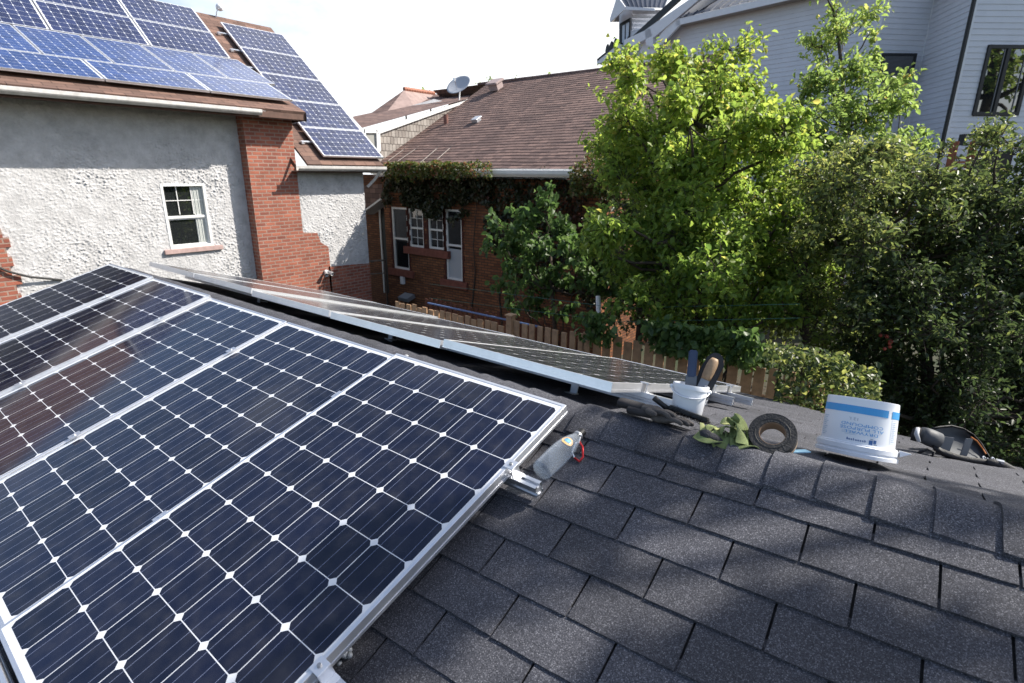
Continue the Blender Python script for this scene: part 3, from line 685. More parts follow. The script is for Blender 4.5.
# ---------------------------------------------------------------- brown brick bungalow (middle)
YB = 8.75
bh = root('brick_bungalow', (0, YB + 4, 0), 'dark brown brick bungalow with wide shingle roof behind the fence', 'house')
bx0 = ony(386, 240, YB)[0]; bx1 = ony(607, 200, YB)[0]
def wrect(x0, y0, x1, y1):
    a = ony(x0, y0, YB); b = ony(x1, y1, YB); return (a[0], b[0], min(a[2], b[2]), max(a[2], b[2]))
wins = [wrect(394.3, 268, 406.8, 207.8), wrect(409.6, 246.3, 422.7, 209.2), wrect(428.8, 248.3, 443, 211), wrect(446.8, 279, 461.4, 210)]
m = wall_grid((0, YB, 0), UX, UZ, [bx0, bx1], [0, 4.1], wins)
m.quad((bx0, YB, 0), (bx0, YB + 7, 0), (bx0, YB + 7, 4.1), (bx0, YB, 4.1)); m.quad((bx1, YB + 7, 0), (bx1, YB, 0), (bx1, YB, 4.1), (bx1, YB + 7, 4.1))
part('brick_wall', m, BRICK_B, bh)
DARKBRK = pm('dark_red_quoin_brick', (.075, .02, .014), .85, noise_amt=.3, nscale=20)
NEG = np.array([0, -1., 0])
for i, h in enumerate(wins):
    m = MB(); o = np.array([0, YB + .08, 0]); win_frame(m, o, UX, UZ, NEG, *h, .055, .06); mid = (h[2] + h[3]) / 2
    m.box(o + UX * (h[0] + h[1]) / 2 + UZ * mid + NEG * .035, (h[1] - h[0] - .1, .05, .05), (UX, UZ, NEG))
    w_ = part('window', m, WHITEP, bh)
    m = MB(); m.quad(*[o + NEG * .02 + UX * a + UZ * b for a, b in ((h[0], h[2]), (h[1], h[2]), (h[1], h[3]), (h[0], h[3]))]); part('pane', m, GLASS, w_)
    if i in (1, 2):
        m = MB(); m.box(o + UX * (h[0] + h[1]) / 2 + UZ * (h[2] + h[3]) / 2 + NEG * .03, (.015, h[3] - h[2], .012), (UX, UZ, NEG))
        for k in (.25, .75): m.box(o + UX * (h[0] + h[1]) / 2 + UZ * (h[2] + (h[3] - h[2]) * k) + NEG * .0305, (h[1] - h[0], .015, .012), (UX, UZ, NEG))
        part('muntins', m, WHITEP, w_)
    if i == 3:
        m = MB(); m.quad(*[o + NEG * .0215 + UX * a + UZ * b for a, b in ((h[0] + .05, h[2] + .05), (h[1] - .05, h[2] + .05), (h[1] - .05, mid - .1), (h[0] + .05, mid - .1))]); part('blind', m, pm('pale_blind', (.4, .42, .45), .8), w_)
    nq = int((h[3] - h[2] + .2) / .15)               # toothed dark quoins beside the openings
    for sd_ in (0, 1):
        m = MB()
        for k in range(nq):
            z_ = h[2] - .05 + k * .15; e = .045 if k % 2 else .085
            if sd_ == 0: m.bx((h[0] - e, YB - .012, z_), (h[0] - .004, YB + .05, z_ + .15))
            else: m.bx((h[1] + .004, YB - .012, z_), (h[1] + e, YB + .05, z_ + .15))
        part('quoins', m, DARKBRK, bh)
for a, b in ((0, 0), (1, 2), (3, 3)):
    m = MB(); m.bx((wins[a][0] - .2, YB - .07, wins[a][2] - .2), (wins[b][1] + .2, YB + .05, wins[a][2] - .003)); part('window_sill', m, STONE, bh, bevel=.008)
q = ony(403.7, 280, YB); m = MB(); m.box(q + NEG * .04, (.14, .08, .22)); part('meter_box', m, WHITEPL, bh, bevel=.01)
q = ony(410.5, 296.5, YB); m = MB(); m.box(q + NEG * .15, (.42, .3, .12), (UX, (0, .9, .3), (0, -.3, .9))); part('air_conditioner', m, pm('grey_steel_box', (.3, .31, .33), .5, .3), bh, bevel=.01)
# roof: courses as real steps
YE = YB - .45; EZB = 4.27
rg = onp(550, 76.3, (0, 1, 0), (0, 13.5, 0)); YR, RZB = 13.5, rg[2]
ba = math.atan2(RZB - EZB, YR - YE); bs = np.array([0, math.cos(ba), math.sin(ba)]); bnn = np.array([0, -math.sin(ba), math.cos(ba)])
EP = np.array([0, YE, EZB]); SL = math.hypot(RZB - EZB, YR - YE)
v0 = onp(383, 160, bnn, EP); v1 = onp(461, 103, bnn, EP)
def left_x(s): 
    s0 = (v0 - EP) @ bs; s1 = (v1 - EP) @ bs
    return v0[0] + (v1[0] - v0[0]) * (s - s0) / (s1 - s0) if s > s0 else v0[0] - (s0 - s) * .6
ridx0 = onp(478, 85, bnn, EP)[0] 
m = MB(); k = 0; s = 0; XRB = bx1 + .35
while s < SL:
    s2 = min(SL, s + .155); xa, xb_ = left_x(s), left_x(s2); j = [random.uniform(-.004, .004) for _ in range(2)]
    h1, h2 = .012, .002
    nsg = 26
    for q in range(nsg):
        f0, f1 = q / nsg, (q + 1) / nsg
        A0 = EP + UX * (xa + (XRB - xa) * f0); A1 = EP + UX * (xa + (XRB - xa) * f1); B0 = EP + UX * (xb_ + (XRB - xb_) * f0); B1 = EP + UX * (xb_ + (XRB - xb_) * f1)
        sag0 = noise.noise((A0[0] * .5, s * .4, 0)) * .03; sag1 = noise.noise((A1[0] * .5, s * .4, 0)) * .03; sb0 = noise.noise((A0[0] * .5, (s + .143) * .4, 0)) * .03; sb1 = noise.noise((A1[0] * .5, (s + .143) * .4, 0)) * .03
        m.quad(A0 + bs * s + bnn * (h1 + sag0), A1 + bs * s + bnn * (h1 + sag1), B1 + bs * s2 + bnn * (h2 + sb1), B0 + bs * s2 + bnn * (h2 + sb0))
        m.quad(A0 + bs * s + bnn * (-.004 + sag0), A1 + bs * s + bnn * (-.004 + sag1), A1 + bs * s + bnn * (h1 + sag1), A0 + bs * s + bnn * (h1 + sag0))
    s = s2
part('roof', m, SH_BRN, bh)
m = MB(); RP = EP + bs * SL
m.quad(RP + UX * (ridx0 - 2.2), RP + UX * XRB, RP + UX * XRB + [0, 3.0, -1.6], RP + UX * (ridx0 - 2.2) + [0, 3.0, -1.6]); m.tube([RP + UX * ridx0 + UZ * .02, RP + UX * XRB + UZ * .02], .05, 8)
m.quad((left_x(0), YB, EZB - .3), (left_x(SL), YR, RZB - .1), (left_x(SL), YR + 3, RZB - 2.5), (left_x(0), YB + 7, EZB - .3))
part('roof', m, SH_BRN, bh)
m = MB(); m.bx((v0[0] + .1, YE - .02, EZB - .17), (XRB, YE + .03, EZB + .0)); m.quad((v0[0], YE, EZB - .2), (XRB, YE, EZB - .2), (XRB, YB + .05, EZB - .18), (v0[0], YB + .05, EZB - .18)); part('fascia', m, WHITEP, bh)
m = MB(); prof = [(0, .05), (0, -.06), (-.07, -.06), (-.10, -.02), (-.11, .05), (-.10, .055), (-.09, -.01), (-.06, -.045), (-.012, -.045), (-.012, .05)]
P_ = [np.array((v0[0] + .1, YE - .02 + a, EZB - .08 + b)) for a, b in prof]; n_ = len(P_); m.add(P_ + [p_ + UX * (XRB - v0[0] - .1) for p_ in P_], [(i, (i + 1) % n_, n_ + (i + 1) % n_, n_ + i) for i in range(n_)] + [tuple(range(n_)), tuple(range(n_, 2 * n_))]); part('gutter', m, WHITEP, bh)
# dormer beside the slope: shake wall, white rake, felt roof
dY = v0[1]; 
def dpt(x, y, dep): return at(x, y, dep)
zf = CAM  # depth of the shake wall follows the valley line
dv0, dv1 = v0, v1
dn_ = unit(np.cross(dv1 - dv0, (0, 0, 1))); dn_ = dn_ if dn_ @ (CAM - dv0) > 0 else -dn_
dp = lambda x, y, h=0: onp(x, y, dn_, dv0 + dn_ * h)
m = MB(); m.poly(dp(381, 162), dp(462, 102.5), dp(379, 131), dp(378, 160)); part('shake_wall', m, SHAKE, bh)
m = MB(); a, b, c, d_ = dp(377, 129.5, .06), dp(468, 99, .06), dp(464, 103.5, .06), dp(379, 134, .06); m.ngon_prism([a, b, c, d_], -dn_ * .08)
part('rake_board', m, WHITEP, bh)
m = MB(); m.ngon_prism([dp(376.5, 131, .05), dp(380, 131, .05), dp(381, 151, .05), dp(377.5, 152, .05)], -dn_ * .1); m.ngon_prism([dp(365, 129, .04), dp(379, 129.5, .04), dp(379, 133, .04), dp(365, 133, .04)], -dn_ * .05); part('corner_post', m, WHITEP, bh)
m = MB(); m.quad(dp(366, 133, .0), dp(377, 133, .0), dp(377.5, 152, .0), dp(366, 152, .0)); part('gable_panel', m, pm('grey_green_boards', (.30, .30, .28), .7), bh)
bk = -dn_
m = MB(); r0, r1 = dp(362, 128, .1), dp(467, 99, .1); b0, b1 = dp(353, 118, -1.9), dp(472, 93, -1.6)
m.quad(r0, r1, b1, b0); part('roof', m, SH_BRN, bh)
m = MB(); m.poly(dp(384, 116, -1.2), dp(409, 115, -1.0), dp(445, 101.5, -1.2), dp(434, 99, -1.7), dp(386, 113, -1.9)); part('roof_patch', m, pm('grey_roll_roofing', (.33, .33, .34), .8, noise_amt=.15), bh)
m = MB(); ap, ap2 = dp(404, 90, -3.0), dp(434, 94.5, -3.0); m.poly(dp(384, 115.5, -2.0), dp(415, 108, -1.9), dp(431, 97.5, -2.7), ap2, ap); part('hip_face', m, SH_FLAT, bh)
m = MB(); m.poly(dp(353, 118.5, -1.9), dp(384, 115.5, -2.0), ap, dp(372, 112.5, -2.8), dp(353, 116.5, -2.8)); m.poly(dp(418, 104, -2.2), dp(480, 92, -1.8), dp(480, 88, -3.0), ap2, dp(431, 97.5, -2.7)); part('hip_face', m, SH_BRN, bh)
m = MB(); 
for q in range(12):
    f0 = q / 12; p_ = ap + (ap2 - ap) * f0; p2 = ap + (ap2 - ap) * (f0 + 1.1 / 12); m.tube([p_ + UZ * .03, p2 + UZ * .05], .07, 7)
part('ridge_tiles', m, pm('terracotta_tiles', (.34, .14, .09), .8, noise_amt=.3), bh)
# vents and snow guards
q = onp(497, 90, bnn, EP); m = MB(); m.box(q + bnn * .12, (.34, .34, .20), (UX, bs, bnn)); m.box(q + bnn * .25, (.46, .44, .07), (UX, bs, bnn)); part('roof_vent', m, pm('pinkish_vent_metal', (.36, .28, .27), .6), bh, bevel=.02)
q = onp(477, 122, bnn, EP); m = MB(); m.box(q + bnn * .05, (.2, .2, .09), (UX, bs, bnn)); m.box(q + bnn * .1 + bs * .02, (.24, .26, .03), (UX, bs, bnn)); part('roof_vent', m, ALU_D, bh, bevel=.01)
q = onp(446, 124, bnn, EP); m = MB(); m.tube([q - UZ * .05, q + UZ * .26], .07, 12); part('vent_pipe', m, pm('rusty_pipe', (.20, .09, .07), .7, noise_amt=.3), bh)
for x0_, y0_, x1_, y1_ in ((388, 161, 405, 148.5), (398, 161, 417, 148), (420, 163, 438, 147.5), (433, 163, 451, 147)):
    m = MB(); a, b = onp(x0_, y0_, bnn, EP + bnn * .05), onp(x1_, y1_, bnn, EP + bnn * .05); m.tube([a, b, b + UX * .06 + bnn * .04], .008, 6); m.tube([a, a - bnn * .05], .008, 6); part('snow_guard', m, pm('tan_rod', (.34, .29, .26), .7), bh)
# porch at the left end
px0, px1 = ony(362, 240, YB + .35)[0], bx0
pz = lambda x, y: ony(x, y, YB + .35)
m = MB(); m.quad((px0 - 1.5, YB + .9, 0), (px1, YB + .9, 0), (px1, YB + .9, 4.1), (px0 - 1.5, YB + .9, 4.1)); part('porch_wall', m, BRICK_B, bh)
m = MB(); a, b, c, d_ = pz(360, 215), pz(382, 199), pz(382, 184), pz(358, 186); bkv = np.array([0, .6, .25]); m.ngon_prism([a, b, b + UZ * .06, a + UZ * .06], np.array([0, .6, 0])); part('porch_roof', m, WHITEP, bh)
m = MB(); m.quad(a + UZ * .06, b + UZ * .06, b + UZ * .06 + [0, .6, .5], a + UZ * .06 + [0, .6, .5]); m.quad(a + UZ * .065, b + UZ * .065, c, d_); part('porch_roof', m, SH_BRN, bh)
m = MB(); p_, p2 = pz(370, 262), pz(378.5, 208); m.bx((p_[0] - .04, YB + .84, .4), (p_[0] + .02, YB + .92, p2[2])); m.bx((p2[0] - .02, YB + .84, .4), (p2[0] + .04, YB + .92, p2[2])); dr = part('door', m, WHITEP, bh)
m = MB(); m.quad((p_[0], YB + .87, .4), (p2[0], YB + .87, .4), (p2[0], YB + .87, p2[2]), (p_[0], YB + .87, p2[2])); part('panel', m, pm('dark_door', (.02, .018, .018), .5), dr)
m = MB(); a, b = pz(363, 262), pz(385, 260); m.tube([a, b], .03, 6); m.tube([b, b - UZ * 2], .03, 6); m.tube([a, a - UZ * 2], .03, 6); m.tube([a - UZ * .4, b - UZ * .4], .02, 6); part('railing', m, pm('grey_weathered_wood', (.13, .11, .10), .8, noise_amt=.3), bh)
# satellite dish
q = onp(459, 100, bnn, EP); dq = at(458.5, 84.5, float((W @ (q - CAM))[2]) + .1); sd = root('satellite_dish', q, 'round grey satellite dish on the ridge of the brick bungalow', 'dish')
ad = unit(camdir(-.25, -.35, -.6)); m = MB(); rr_ = .42
m.lathe([(0, -.07), (rr_ * .5, -.05), (rr_ * .85, -.018), (rr_, 0), (rr_ * .98, .008), (rr_ * .84, -.008), (rr_ * .5, -.04), (0, -.06)], dq, ad, n=32); part('reflector', m, pm('grey_dish_paint', (.36, .38, .42), .5), sd, smooth=True)
m = MB(); m.tube([q - UZ * .1, dq - ad * .12, dq - ad * .06], .025, 8); part('mast', m, ALU_D, sd)
m = MB(); m.tube([dq - UZ * .25 + ad * .0, dq - UZ * .12 + ad * .3], .012, 6); m.box(dq - UZ * .10 + ad * .32, (.06, .06, .09)); part('receiver_arm', m, ALU_D, sd)

# ---------------------------------------------------------------- white sided house (right)
wh = root('white_house', (9, 13, 0), 'big white house in vinyl siding with dark metal roofs behind the trees', 'house')
FWD = unit(np.array([W[2][0], W[2][1], 0])); RGT = unit(np.cross(FWD, UZ))
def siding(mb, a, b, z0, z1, ex=.135, lip=.013, holes=()):
    """lapped boards between plan points a and b"""
    a = np.array([a[0], a[1], 0.]); b = np.array([b[0], b[1], 0.]); t_ = unit(b - a); L_ = np.linalg.norm(b - a)
    n_ = np.cross(t_, UZ); n_ = n_ if n_ @ (np.array([CAM[0], CAM[1], 0]) - a) > 0 else -n_
    z = z0
    while z < z1 - 1e-6:
        ze = min(z + ex, z1); spans = [(0, L_)]
        for h in holes:
            if h[2] < (z + ze) / 2 < h[3]: spans = [sp_ for s_ in spans for sp_ in ((s_[0], min(s_[1], h[0])), (max(s_[0], h[1]), s_[1])) if sp_[1] - sp_[0] > .01]
        for s0, s1 in spans:
            A, B = a + t_ * s0, a + t_ * s1
            mb.quad(A + UZ * z + n_ * lip, B + UZ * z + n_ * lip, B + UZ * ze + n_ * .001, A + UZ * ze + n_ * .001)
            mb.quad(A + UZ * z, B + UZ * z, B + UZ * z + n_ * lip, A + UZ * z + n_ * lip)
        z = ze
    return t_, n_
def col_xy(x, y, depth): p = at(x, y, depth); return p
# key plan points
WD1, D2 = 13.9, 15.7
Kc = at(960, 60, WD1)                              # front right corner by the downpipe
def same_vertical(p, y, x):                         # not used for placing, only to read heights
    return p
Kr = Kc + RGT * 4.5 + FWD * .0
Kb = at(922, 60, D2); Kb2 = Kb - RGT * (Kb - at(868, 60, D2)) @ RGT
d1 = unit(np.array([ray(45, 170)[0], ray(45, 170)[1], 0]))
Kw = Kb2 + d1 * 9.2
H = 9.1
wx0 = (at(984, 60, WD1) - Kc) @ RGT; wz = (at(1000, 114, WD1)[2], at(1000, 46, WD1)[2])
m = MB(); siding(m, Kc, Kr, 0, H, holes=[(wx0 + .03, wx0 + 1.17, wz[0] + .04, wz[1] - .04)]); siding(m, Kb, Kc, 0, H)
siding(m, Kb2, Kb, 0, H); part('siding_wall', m, SIDING, wh)
tn0 = np.cross(d1, UZ); tn0 = tn0 if tn0 @ (CAM - Kb2) > 0 else -tn0; ze_ = (onp(676, 23, tn0, Kb2 + tn0 * .45)[2] + onp(770, 0, tn0, Kb2 + tn0 * .45)[2]) / 2
m = MB(); siding(m, Kw, Kb2, 0, ze_ + .2); part('siding_wall', m, SIDING, wh)
def post(p, w=.09, z1=H, n=None): m = MB(); m.box(np.array([p[0], p[1], z1 / 2]) - FWD * .01, (w, w, z1), (RGT, FWD, UZ)); return m
part('corner_trim', post(Kc + RGT * .05), SIDTRIM, wh); part('corner_trim', post(Kb2 + d1 * .0, .14), SIDTRIM, wh); part('corner_trim', post(Kb, .05), SIDTRIM, wh)
m = MB(); dp0 = Kc - RGT * .03 - FWD * .07; m.box((dp0[0], dp0[1], H / 2), (.075, .075, H), (RGT, FWD, UZ)); part('downpipe', m, BLKMET, wh, bevel=.008)
# window of the right wall
b0 = np.array([Kc[0], Kc[1], 0]); m = MB(); win_frame(m, b0, RGT, UZ, -FWD, wx0, wx0 + 1.2, wz[0], wz[1], .085, .05); m.box(b0 + RGT * (wx0 + .55) + UZ * (wz[0] + wz[1]) / 2 - FWD * .03, (.10, wz[1] - wz[0] - .15, .04), (RGT, UZ, -FWD))
ww = part('window', m, BLKMET, wh, bevel=.006)
m = MB(); 
for a, b in ((wx0 + .05, wx0 + .52), (wx0 + .58, wx0 + 1.16)): m.quad(*[b0 + RGT * u_ + UZ * v_ - FWD * .012 for u_, v_ in ((a, wz[0] + .07), (b, wz[0] + .07), (b, wz[1] - .07), (a, wz[1] - .07))])
part('pane', m, pm('reflective_double_glazing', (.012, .014, .016), .015, spec=1.0, ior=2.0), ww)
m = MB(); m.box(b0 + RGT * (wx0 + .46) + UZ * (wz[0] + wz[1]) / 2 - FWD * .022, (.02, wz[1] - wz[0] - .16, .012), (RGT, UZ, -FWD)); m.box(b0 + RGT * (wx0 + 1.0) + UZ * (wz[0] + wz[1]) / 2 - FWD * .022, (.02, wz[1] - wz[0] - .16, .012), (RGT, UZ, -FWD)); part('glazing_bar', m, pm('dull_grey_bar', (.16, .165, .18), .5), ww)
m = MB(); m.box(b0 + RGT * (wx0 + .6) + UZ * (wz[0] + wz[1]) / 2 + FWD * .25, (1.3, wz[1] - wz[0] + .1, .02), (RGT, UZ, FWD)); part('dark_backing', m, pm('backing_black', (.01, .01, .01), .9), ww)  # flat black sheet stands in for the darkness of the unlit interior
q = at(896, 70, D2) ; m = MB(); bq = np.array([Kb2[0], Kb2[1], 0]); u0_ = (at(877, 66, D2) - Kb2) @ RGT; u1_ = (at(911, 66, D2) - Kb2) @ RGT; z0_, z1_ = at(890, 82, D2)[2], at(890, 55, D2)[2]
win_frame(m, bq, RGT, UZ, -FWD, u0_, u1_, z0_, z1_, .07, .05); w2 = part('window', m, BLKMET, wh)
m = MB(); m.quad(*[bq + RGT * a + UZ * b - FWD * .03 for a, b in ((u0_, z0_), (u1_, z0_), (u1_, z1_), (u0_, z1_))]); part('pane', m, GLASS, w2)
# lantern
q = at(964.5, 140, WD1 - .1); ln = root('wall_lantern', q, 'square black wall lantern on the white siding beside the downpipe', 'lamp')
m = MB(); win_frame(m, q - FWD * .02, RGT, UZ, -FWD, -.15, .15, -.13, .13, .03, .16); m.box(q - FWD * .0, (.30, .26, .02), (RGT, UZ, FWD)); part('frame', m, BLKMET, ln)
m = MB(); m.box(q - FWD * .085, (.23, .19, .06), (RGT, UZ, FWD)); part('lens', m, pm('frosted_lens', (.7, .72, .75), .3), ln)
# eave and roofs of the left wing
tn = np.cross(d1, UZ); tn = tn if tn @ (CAM - Kb2) > 0 else -tn
pe = lambda x, y, h: onp(x, y, tn, np.array([Kb2[0], Kb2[1], 0]) + tn * h)
E0 = pe(676, 23, .45); E1 = pe(770, 0, .45); ze = (E0[2] + E1[2]) / 2
b_ = np.array([Kb2[0], Kb2[1], 0])
def lw(t_, h, z): return b_ + d1 * t_ + tn * h + UZ * z
tl = (E0 - b_) @ d1
m = MB(); m.ngon_prism([lw(-1, .45, ze - .10), lw(tl, .45, ze - .10), lw(tl, .45, ze + .10), lw(-1, .45, ze + .10)], -tn * .03); part('fascia', m, SIDTRIM, wh)
m = MB(); m.quad(lw(-1, .45, ze - .1), lw(tl, .45, ze - .1), lw(tl, -.1, ze - .08), lw(-1, -.1, ze - .08)); part('soffit', m, pm('taupe_soffit', (.36, .33, .31), .7), wh)
def seam_roof(mb, a, b, c, d_, nr_=18):
    a, b, c, d_ = [np.asarray(v, float) for v in (a, b, c, d_)]; mb.quad(a, b, c, d_); n_ = unit(np.cross(b - a, d_ - a)); n_ = n_ if n_[2] > 0 else -n_
    for i in range(nr_ + 1):
        f_ = i / nr_; p_, q_ = a + (b - a) * f_, d_ + (c - d_) * f_; mb.box((p_ + q_) / 2 + n_ * .02, (np.linalg.norm(q_ - p_), .025, .04), (q_ - p_, np.cross(n_, q_ - p_), n_))
m = MB(); seam_roof(m, lw(-1, .46, ze + .1), lw(tl, .46, ze + .1), lw(tl, -3.5, ze + 2.6), lw(-1, -3.5, ze + 2.6), 22); part('metal_roof', m, ROOFMET, wh)
# gable end and rake left of it
tk = tl; gx = lambda x, y, h=.35: onp(x, y, tn, b_ + tn * h)
m = MB(); r = [gx(652, 42), gx(722, -4), gx(722, 4), gx(660, 46)]
m.ngon_prism([gx(645, 30, .5), gx(700, -8, .5), gx(708, -8, .5), gx(653, 38, .5), gx(653, 47, .5), gx(646, 45, .5)], -tn * .12)
m.ngon_prism([gx(624, 40, .5), gx(650, 28, .5), gx(652, 36, .5), gx(624, 50, .5)], -tn * .12); part('rake_board', m, SIDTRIM, wh)
m = MB(); m.ngon_prism([gx(653, 30, .2), gx(716, -8, .2), gx(728, -8, .2), gx(678, 24, .2), gx(657, 44, .2)], -tn * .1); part('rake_board', m, pm('grey_rake', (.30, .31, .33), .6), wh)
m = MB(); m.ngon_prism([gx(655, 42, .45), gx(672, 19, .45), gx(680, 18, .45), gx(680, 24.5, .45), gx(660, 46, .45)], -tn * .1); part('fascia', m, SIDTRIM, wh)
m = MB(); m.ngon_prism([gx(626, 42, .42), gx(678, -6, .42), gx(686, -6, .42), gx(645, 31, .42)], -tn * .1); part('roof_edge', m, BLKMET, wh)
tw0 = (gx(626, 60, 0) - b_) @ d1; kz = gx(626, 46, 0)[2]
m = MB(); siding(m, lw(tw0, 0, 0), lw(9.2, 0, 0), 0, kz); part('siding_wall', m, SIDING, wh)
m = MB(); m.ngon_prism([gx(640, 42, .25), gx(655, 36, .25), gx(655, 130, .25), gx(640, 130, .25)], -tn * .2); part('corner_trim', m, SIDTRIM, wh)
# dormer
dq_ = lambda x, y, h=-.1: gx(x, y, h)
m = MB(); m.ngon_prism([dq_(619, 10), dq_(633, 10), dq_(631, 55), dq_(619, 55)], -tn * .6); part('dormer_wall', m, SIDING, wh)
a_, c_ = gx(632, 10, -.1), gx(660, 11, -.6)
m = MB(); 
for i in range(9):
    z_t = 10 + i * 4.2; m.quad(gx(632, z_t + 4.2, -.085), gx(661 - i * 3.0, z_t + 4.2, -.45), gx(661 - i * 3.0, z_t, -.465), gx(632, z_t, -.1))
part('dormer_wall', m, SIDING, wh)
m = MB(); m.ngon_prism([gx(620.5, 24, .0), gx(631, 18, .0), gx(629.5, 62, .0), gx(619.5, 62, .0)], tn * .06); dw = part('window', m, BLKMET, wh)
m = MB(); m.ngon_prism([gx(622.5, 26, .07), gx(625, 24.5, .07), gx(624.5, 45, .07), gx(622.3, 45, .07)], tn * .01); m.ngon_prism([gx(626, 24, .07), gx(629.3, 22, .07), gx(628.6, 36, .07), gx(626, 40, .07)], tn * .01); part('pane', m, pm('bright_glass', (.45, .5, .58), .05), dw)
m = MB(); seam_roof(m, gx(626, 7, .45), gx(664, 8, -.2), gx(672, -12, -1.2), gx(613, -14, -.3), 9); part('metal_roof', m, ROOFMET, wh)
m = MB(); m.ngon_prism([gx(625, 6.5, .48), gx(655, 8.5, -.05), gx(655, 11, -.05), gx(625, 10, .48)], tn * .05); m.ngon_prism([gx(618, -4, .5), gx(626, 7, .5), gx(625, 10, .5), gx(611, 22.5, .5), gx(610.5, 19.5, .5)], tn * .05); part('fascia', m, SIDTRIM, wh)
m = MB(); m.poly(gx(616, -2, .45), gx(624, 9.5, .45), gx(619.5, 14, .0), gx(619, 22, .0), gx(611, 22, .45)); part('soffit', m, pm('dormer_soffit', (.36, .34, .34), .7), wh)
m = MB(); m.ngon_prism([gx(597, 59, .5), gx(618, 42, .5), gx(620, 52, .5), gx(620, 58, .5), gx(597, 64, .5)], -tn * .4); part('eave_box', m, SIDTRIM, wh)
m = MB(); m.ngon_prism([gx(597, 59, .52), gx(618, 42, .52), gx(618, 44, .52), gx(597, 61, .52)], -tn * .3)
for xx, yy in ((607, 50), (611, 47), (615, 44)): m.ngon_prism([gx(xx - 2, yy + 2, .4), gx(xx + 2, yy - 1, .4), gx(xx + 1, yy - 4, .4), gx(xx, yy - 6, .4), gx(xx - 1.2, yy - 3, .4)], -tn * .12)
part('snow_guards', m, BLKMET, wh)
# deck with railing at the foot of that house
dk = root('deck', at(940, 190, 13.2), 'red stained wooden deck with slatted gate post under the wall lantern', 'deck')
for xx in (951, 970):
    m = MB(); q = at(xx, 160, 13.1); m.bx(q + [-.08, -.08, -2.6], q + [.08, .08, .42]); part('post', m, DECKW, dk, bevel=.01)
m = MB(); 
for i in range(9): a, b = at(952, 158 + i * 4.2, 13.05), at(969, 158 + i * 4.2, 13.05); m.box((a + b) / 2, (np.linalg.norm(b - a) * 1.1, .03, .05), (RGT, FWD, UZ))
part('slats', m, DECKW, dk)
m = MB(); a, b = at(800, 215, 13.2), at(1010, 208, 13.1); m.box((a + b) / 2, (np.linalg.norm(b - a), .2, .22), (b - a, np.cross(UZ, b - a), UZ)); part('beam', m, DECKW, dk)
m = MB(); a, b = at(972, 153, 13.6), at(1012, 153, 13.6); m.box((a + b) / 2 - UZ * .3, (1.0, .1, .7), (RGT, FWD, UZ)); part('under_deck_shadow_board', m, pm('opening_shade', (.02, .018, .018), .7), dk)  # dark box carries the shade of an opening as plain colour
rl = root('deck_railing', at(800, 150, 13.3), 'black metal railing glimpsed between the tall tree and the hedge', 'railing')
a, b = at(778, 133, 13.5), at(838, 136, 13.3); zb = .95
for dz_ in (0, .85):
    m = MB(); m.box((a + b) / 2 - UZ * dz_, (np.linalg.norm(b - a), .05, .04), (b - a, np.cross(UZ, b - a), UZ)); part('rail', m, BLKMET, rl)
m = MB()
for i in range(20): q = a + (b - a) * (i + .5) / 20; m.box(q - UZ * .43, (.02, .02, .84))
part('balusters', m, BLKMET, rl)

# ---------------------------------------------------------------- fences
YFN = 4.33
fx = lambda x, y=340: ony(x, y, YFN)
def fence(name, label, x0, x1, top, w, gap, mat, Y, slope=0, h=1.9, post_every=2.4, group=None, zr=None):
    r = root(name, (x0, Y, 0), label, 'fence', group)
    L_ = x1 - x0
    for zz_ in (top - .35, top - 1.3):
        m = MB(); m.box(((x0 + x1) / 2, Y + .03, zz_), (L_, .035, .085)); part('rail', m, mat, r)
    x = x0; k = 0
    while x < x1:
        z = top + random.uniform(-.025, .025); dz = random.uniform(-.012, .012); ww_ = w * random.uniform(.93, 1.05)
        m = MB(); m.add([(x, Y - .01, .05), (x + ww_, Y - .01, .05), (x + ww_ + dz, Y - .01, z), (x + dz, Y - .01, z), (x, Y + .01, .05), (x + ww_, Y + .01, .05), (x + ww_ + dz, Y + .01, z), (x + dz, Y + .01, z)], [(0, 1, 2, 3), (7, 6, 5, 4), (0, 4, 5, 1), (1, 5, 6, 2), (2, 6, 7, 3), (3, 7, 4, 0)])
        part('picket', m, mat, r); x += w + gap; k += 1
    return r
f1a, f1b, f2b, f3b = fx(396, 303)[0], fx(508, 335)[0], fx(583, 330)[0], fx(835, 380)[0]
z1f = fx(440, 311)[2]; z2f = fx(545, 327)[2]; z3f = fx(700, 355)[2]
r1_ = fence('picket_fence', 'lowest stretch of tan picket fence in front of the brick windows', f1a, f1b - .03, z1f, .105, .03, PICKET, YFN)
r2_ = fence('picket_fence', 'tan picket fence stretch rising beside a square post below the vine', f1b + .12, f2b, z2f, .088, .045, PICKET, YFN)
m = MB(); pq = fx(512, 316); m.box((f1b + .05, YFN, pq[2] / 2), (.10, .10, pq[2])); m.box((f1b + .05, YFN, pq[2] + .01), (.13, .13, .025)); part('post', m, PICKET, r2_, bevel=.006)
r3_ = fence('picket_fence', 'tallest stretch of tan picket fence under the big bright green tree', f2b + .02, f3b, z3f, .108, .034, PICKET, YFN)
pr_ = lambda x, y: ony(x, y, 6.0)
fence('picket_fence', 'dark red picket fence close to the foot of the brick bungalow', pr_(425, 290)[0], pr_(585, 330)[0], pr_(500, 313)[2], .07, .07, PICKET_R, 6.0)
m = MB(); a, b, c = ony(428, 303, 5.4), ony(470, 312, 5.4), ony(540, 327, 5.4); m.tube([a, b, c], .018, 8); tag(part('hose', m, pm('faded_blue_plastic', (.10, .16, .32), .5)), 'faded blue pipe lying behind the low tan fence', 'pipe')

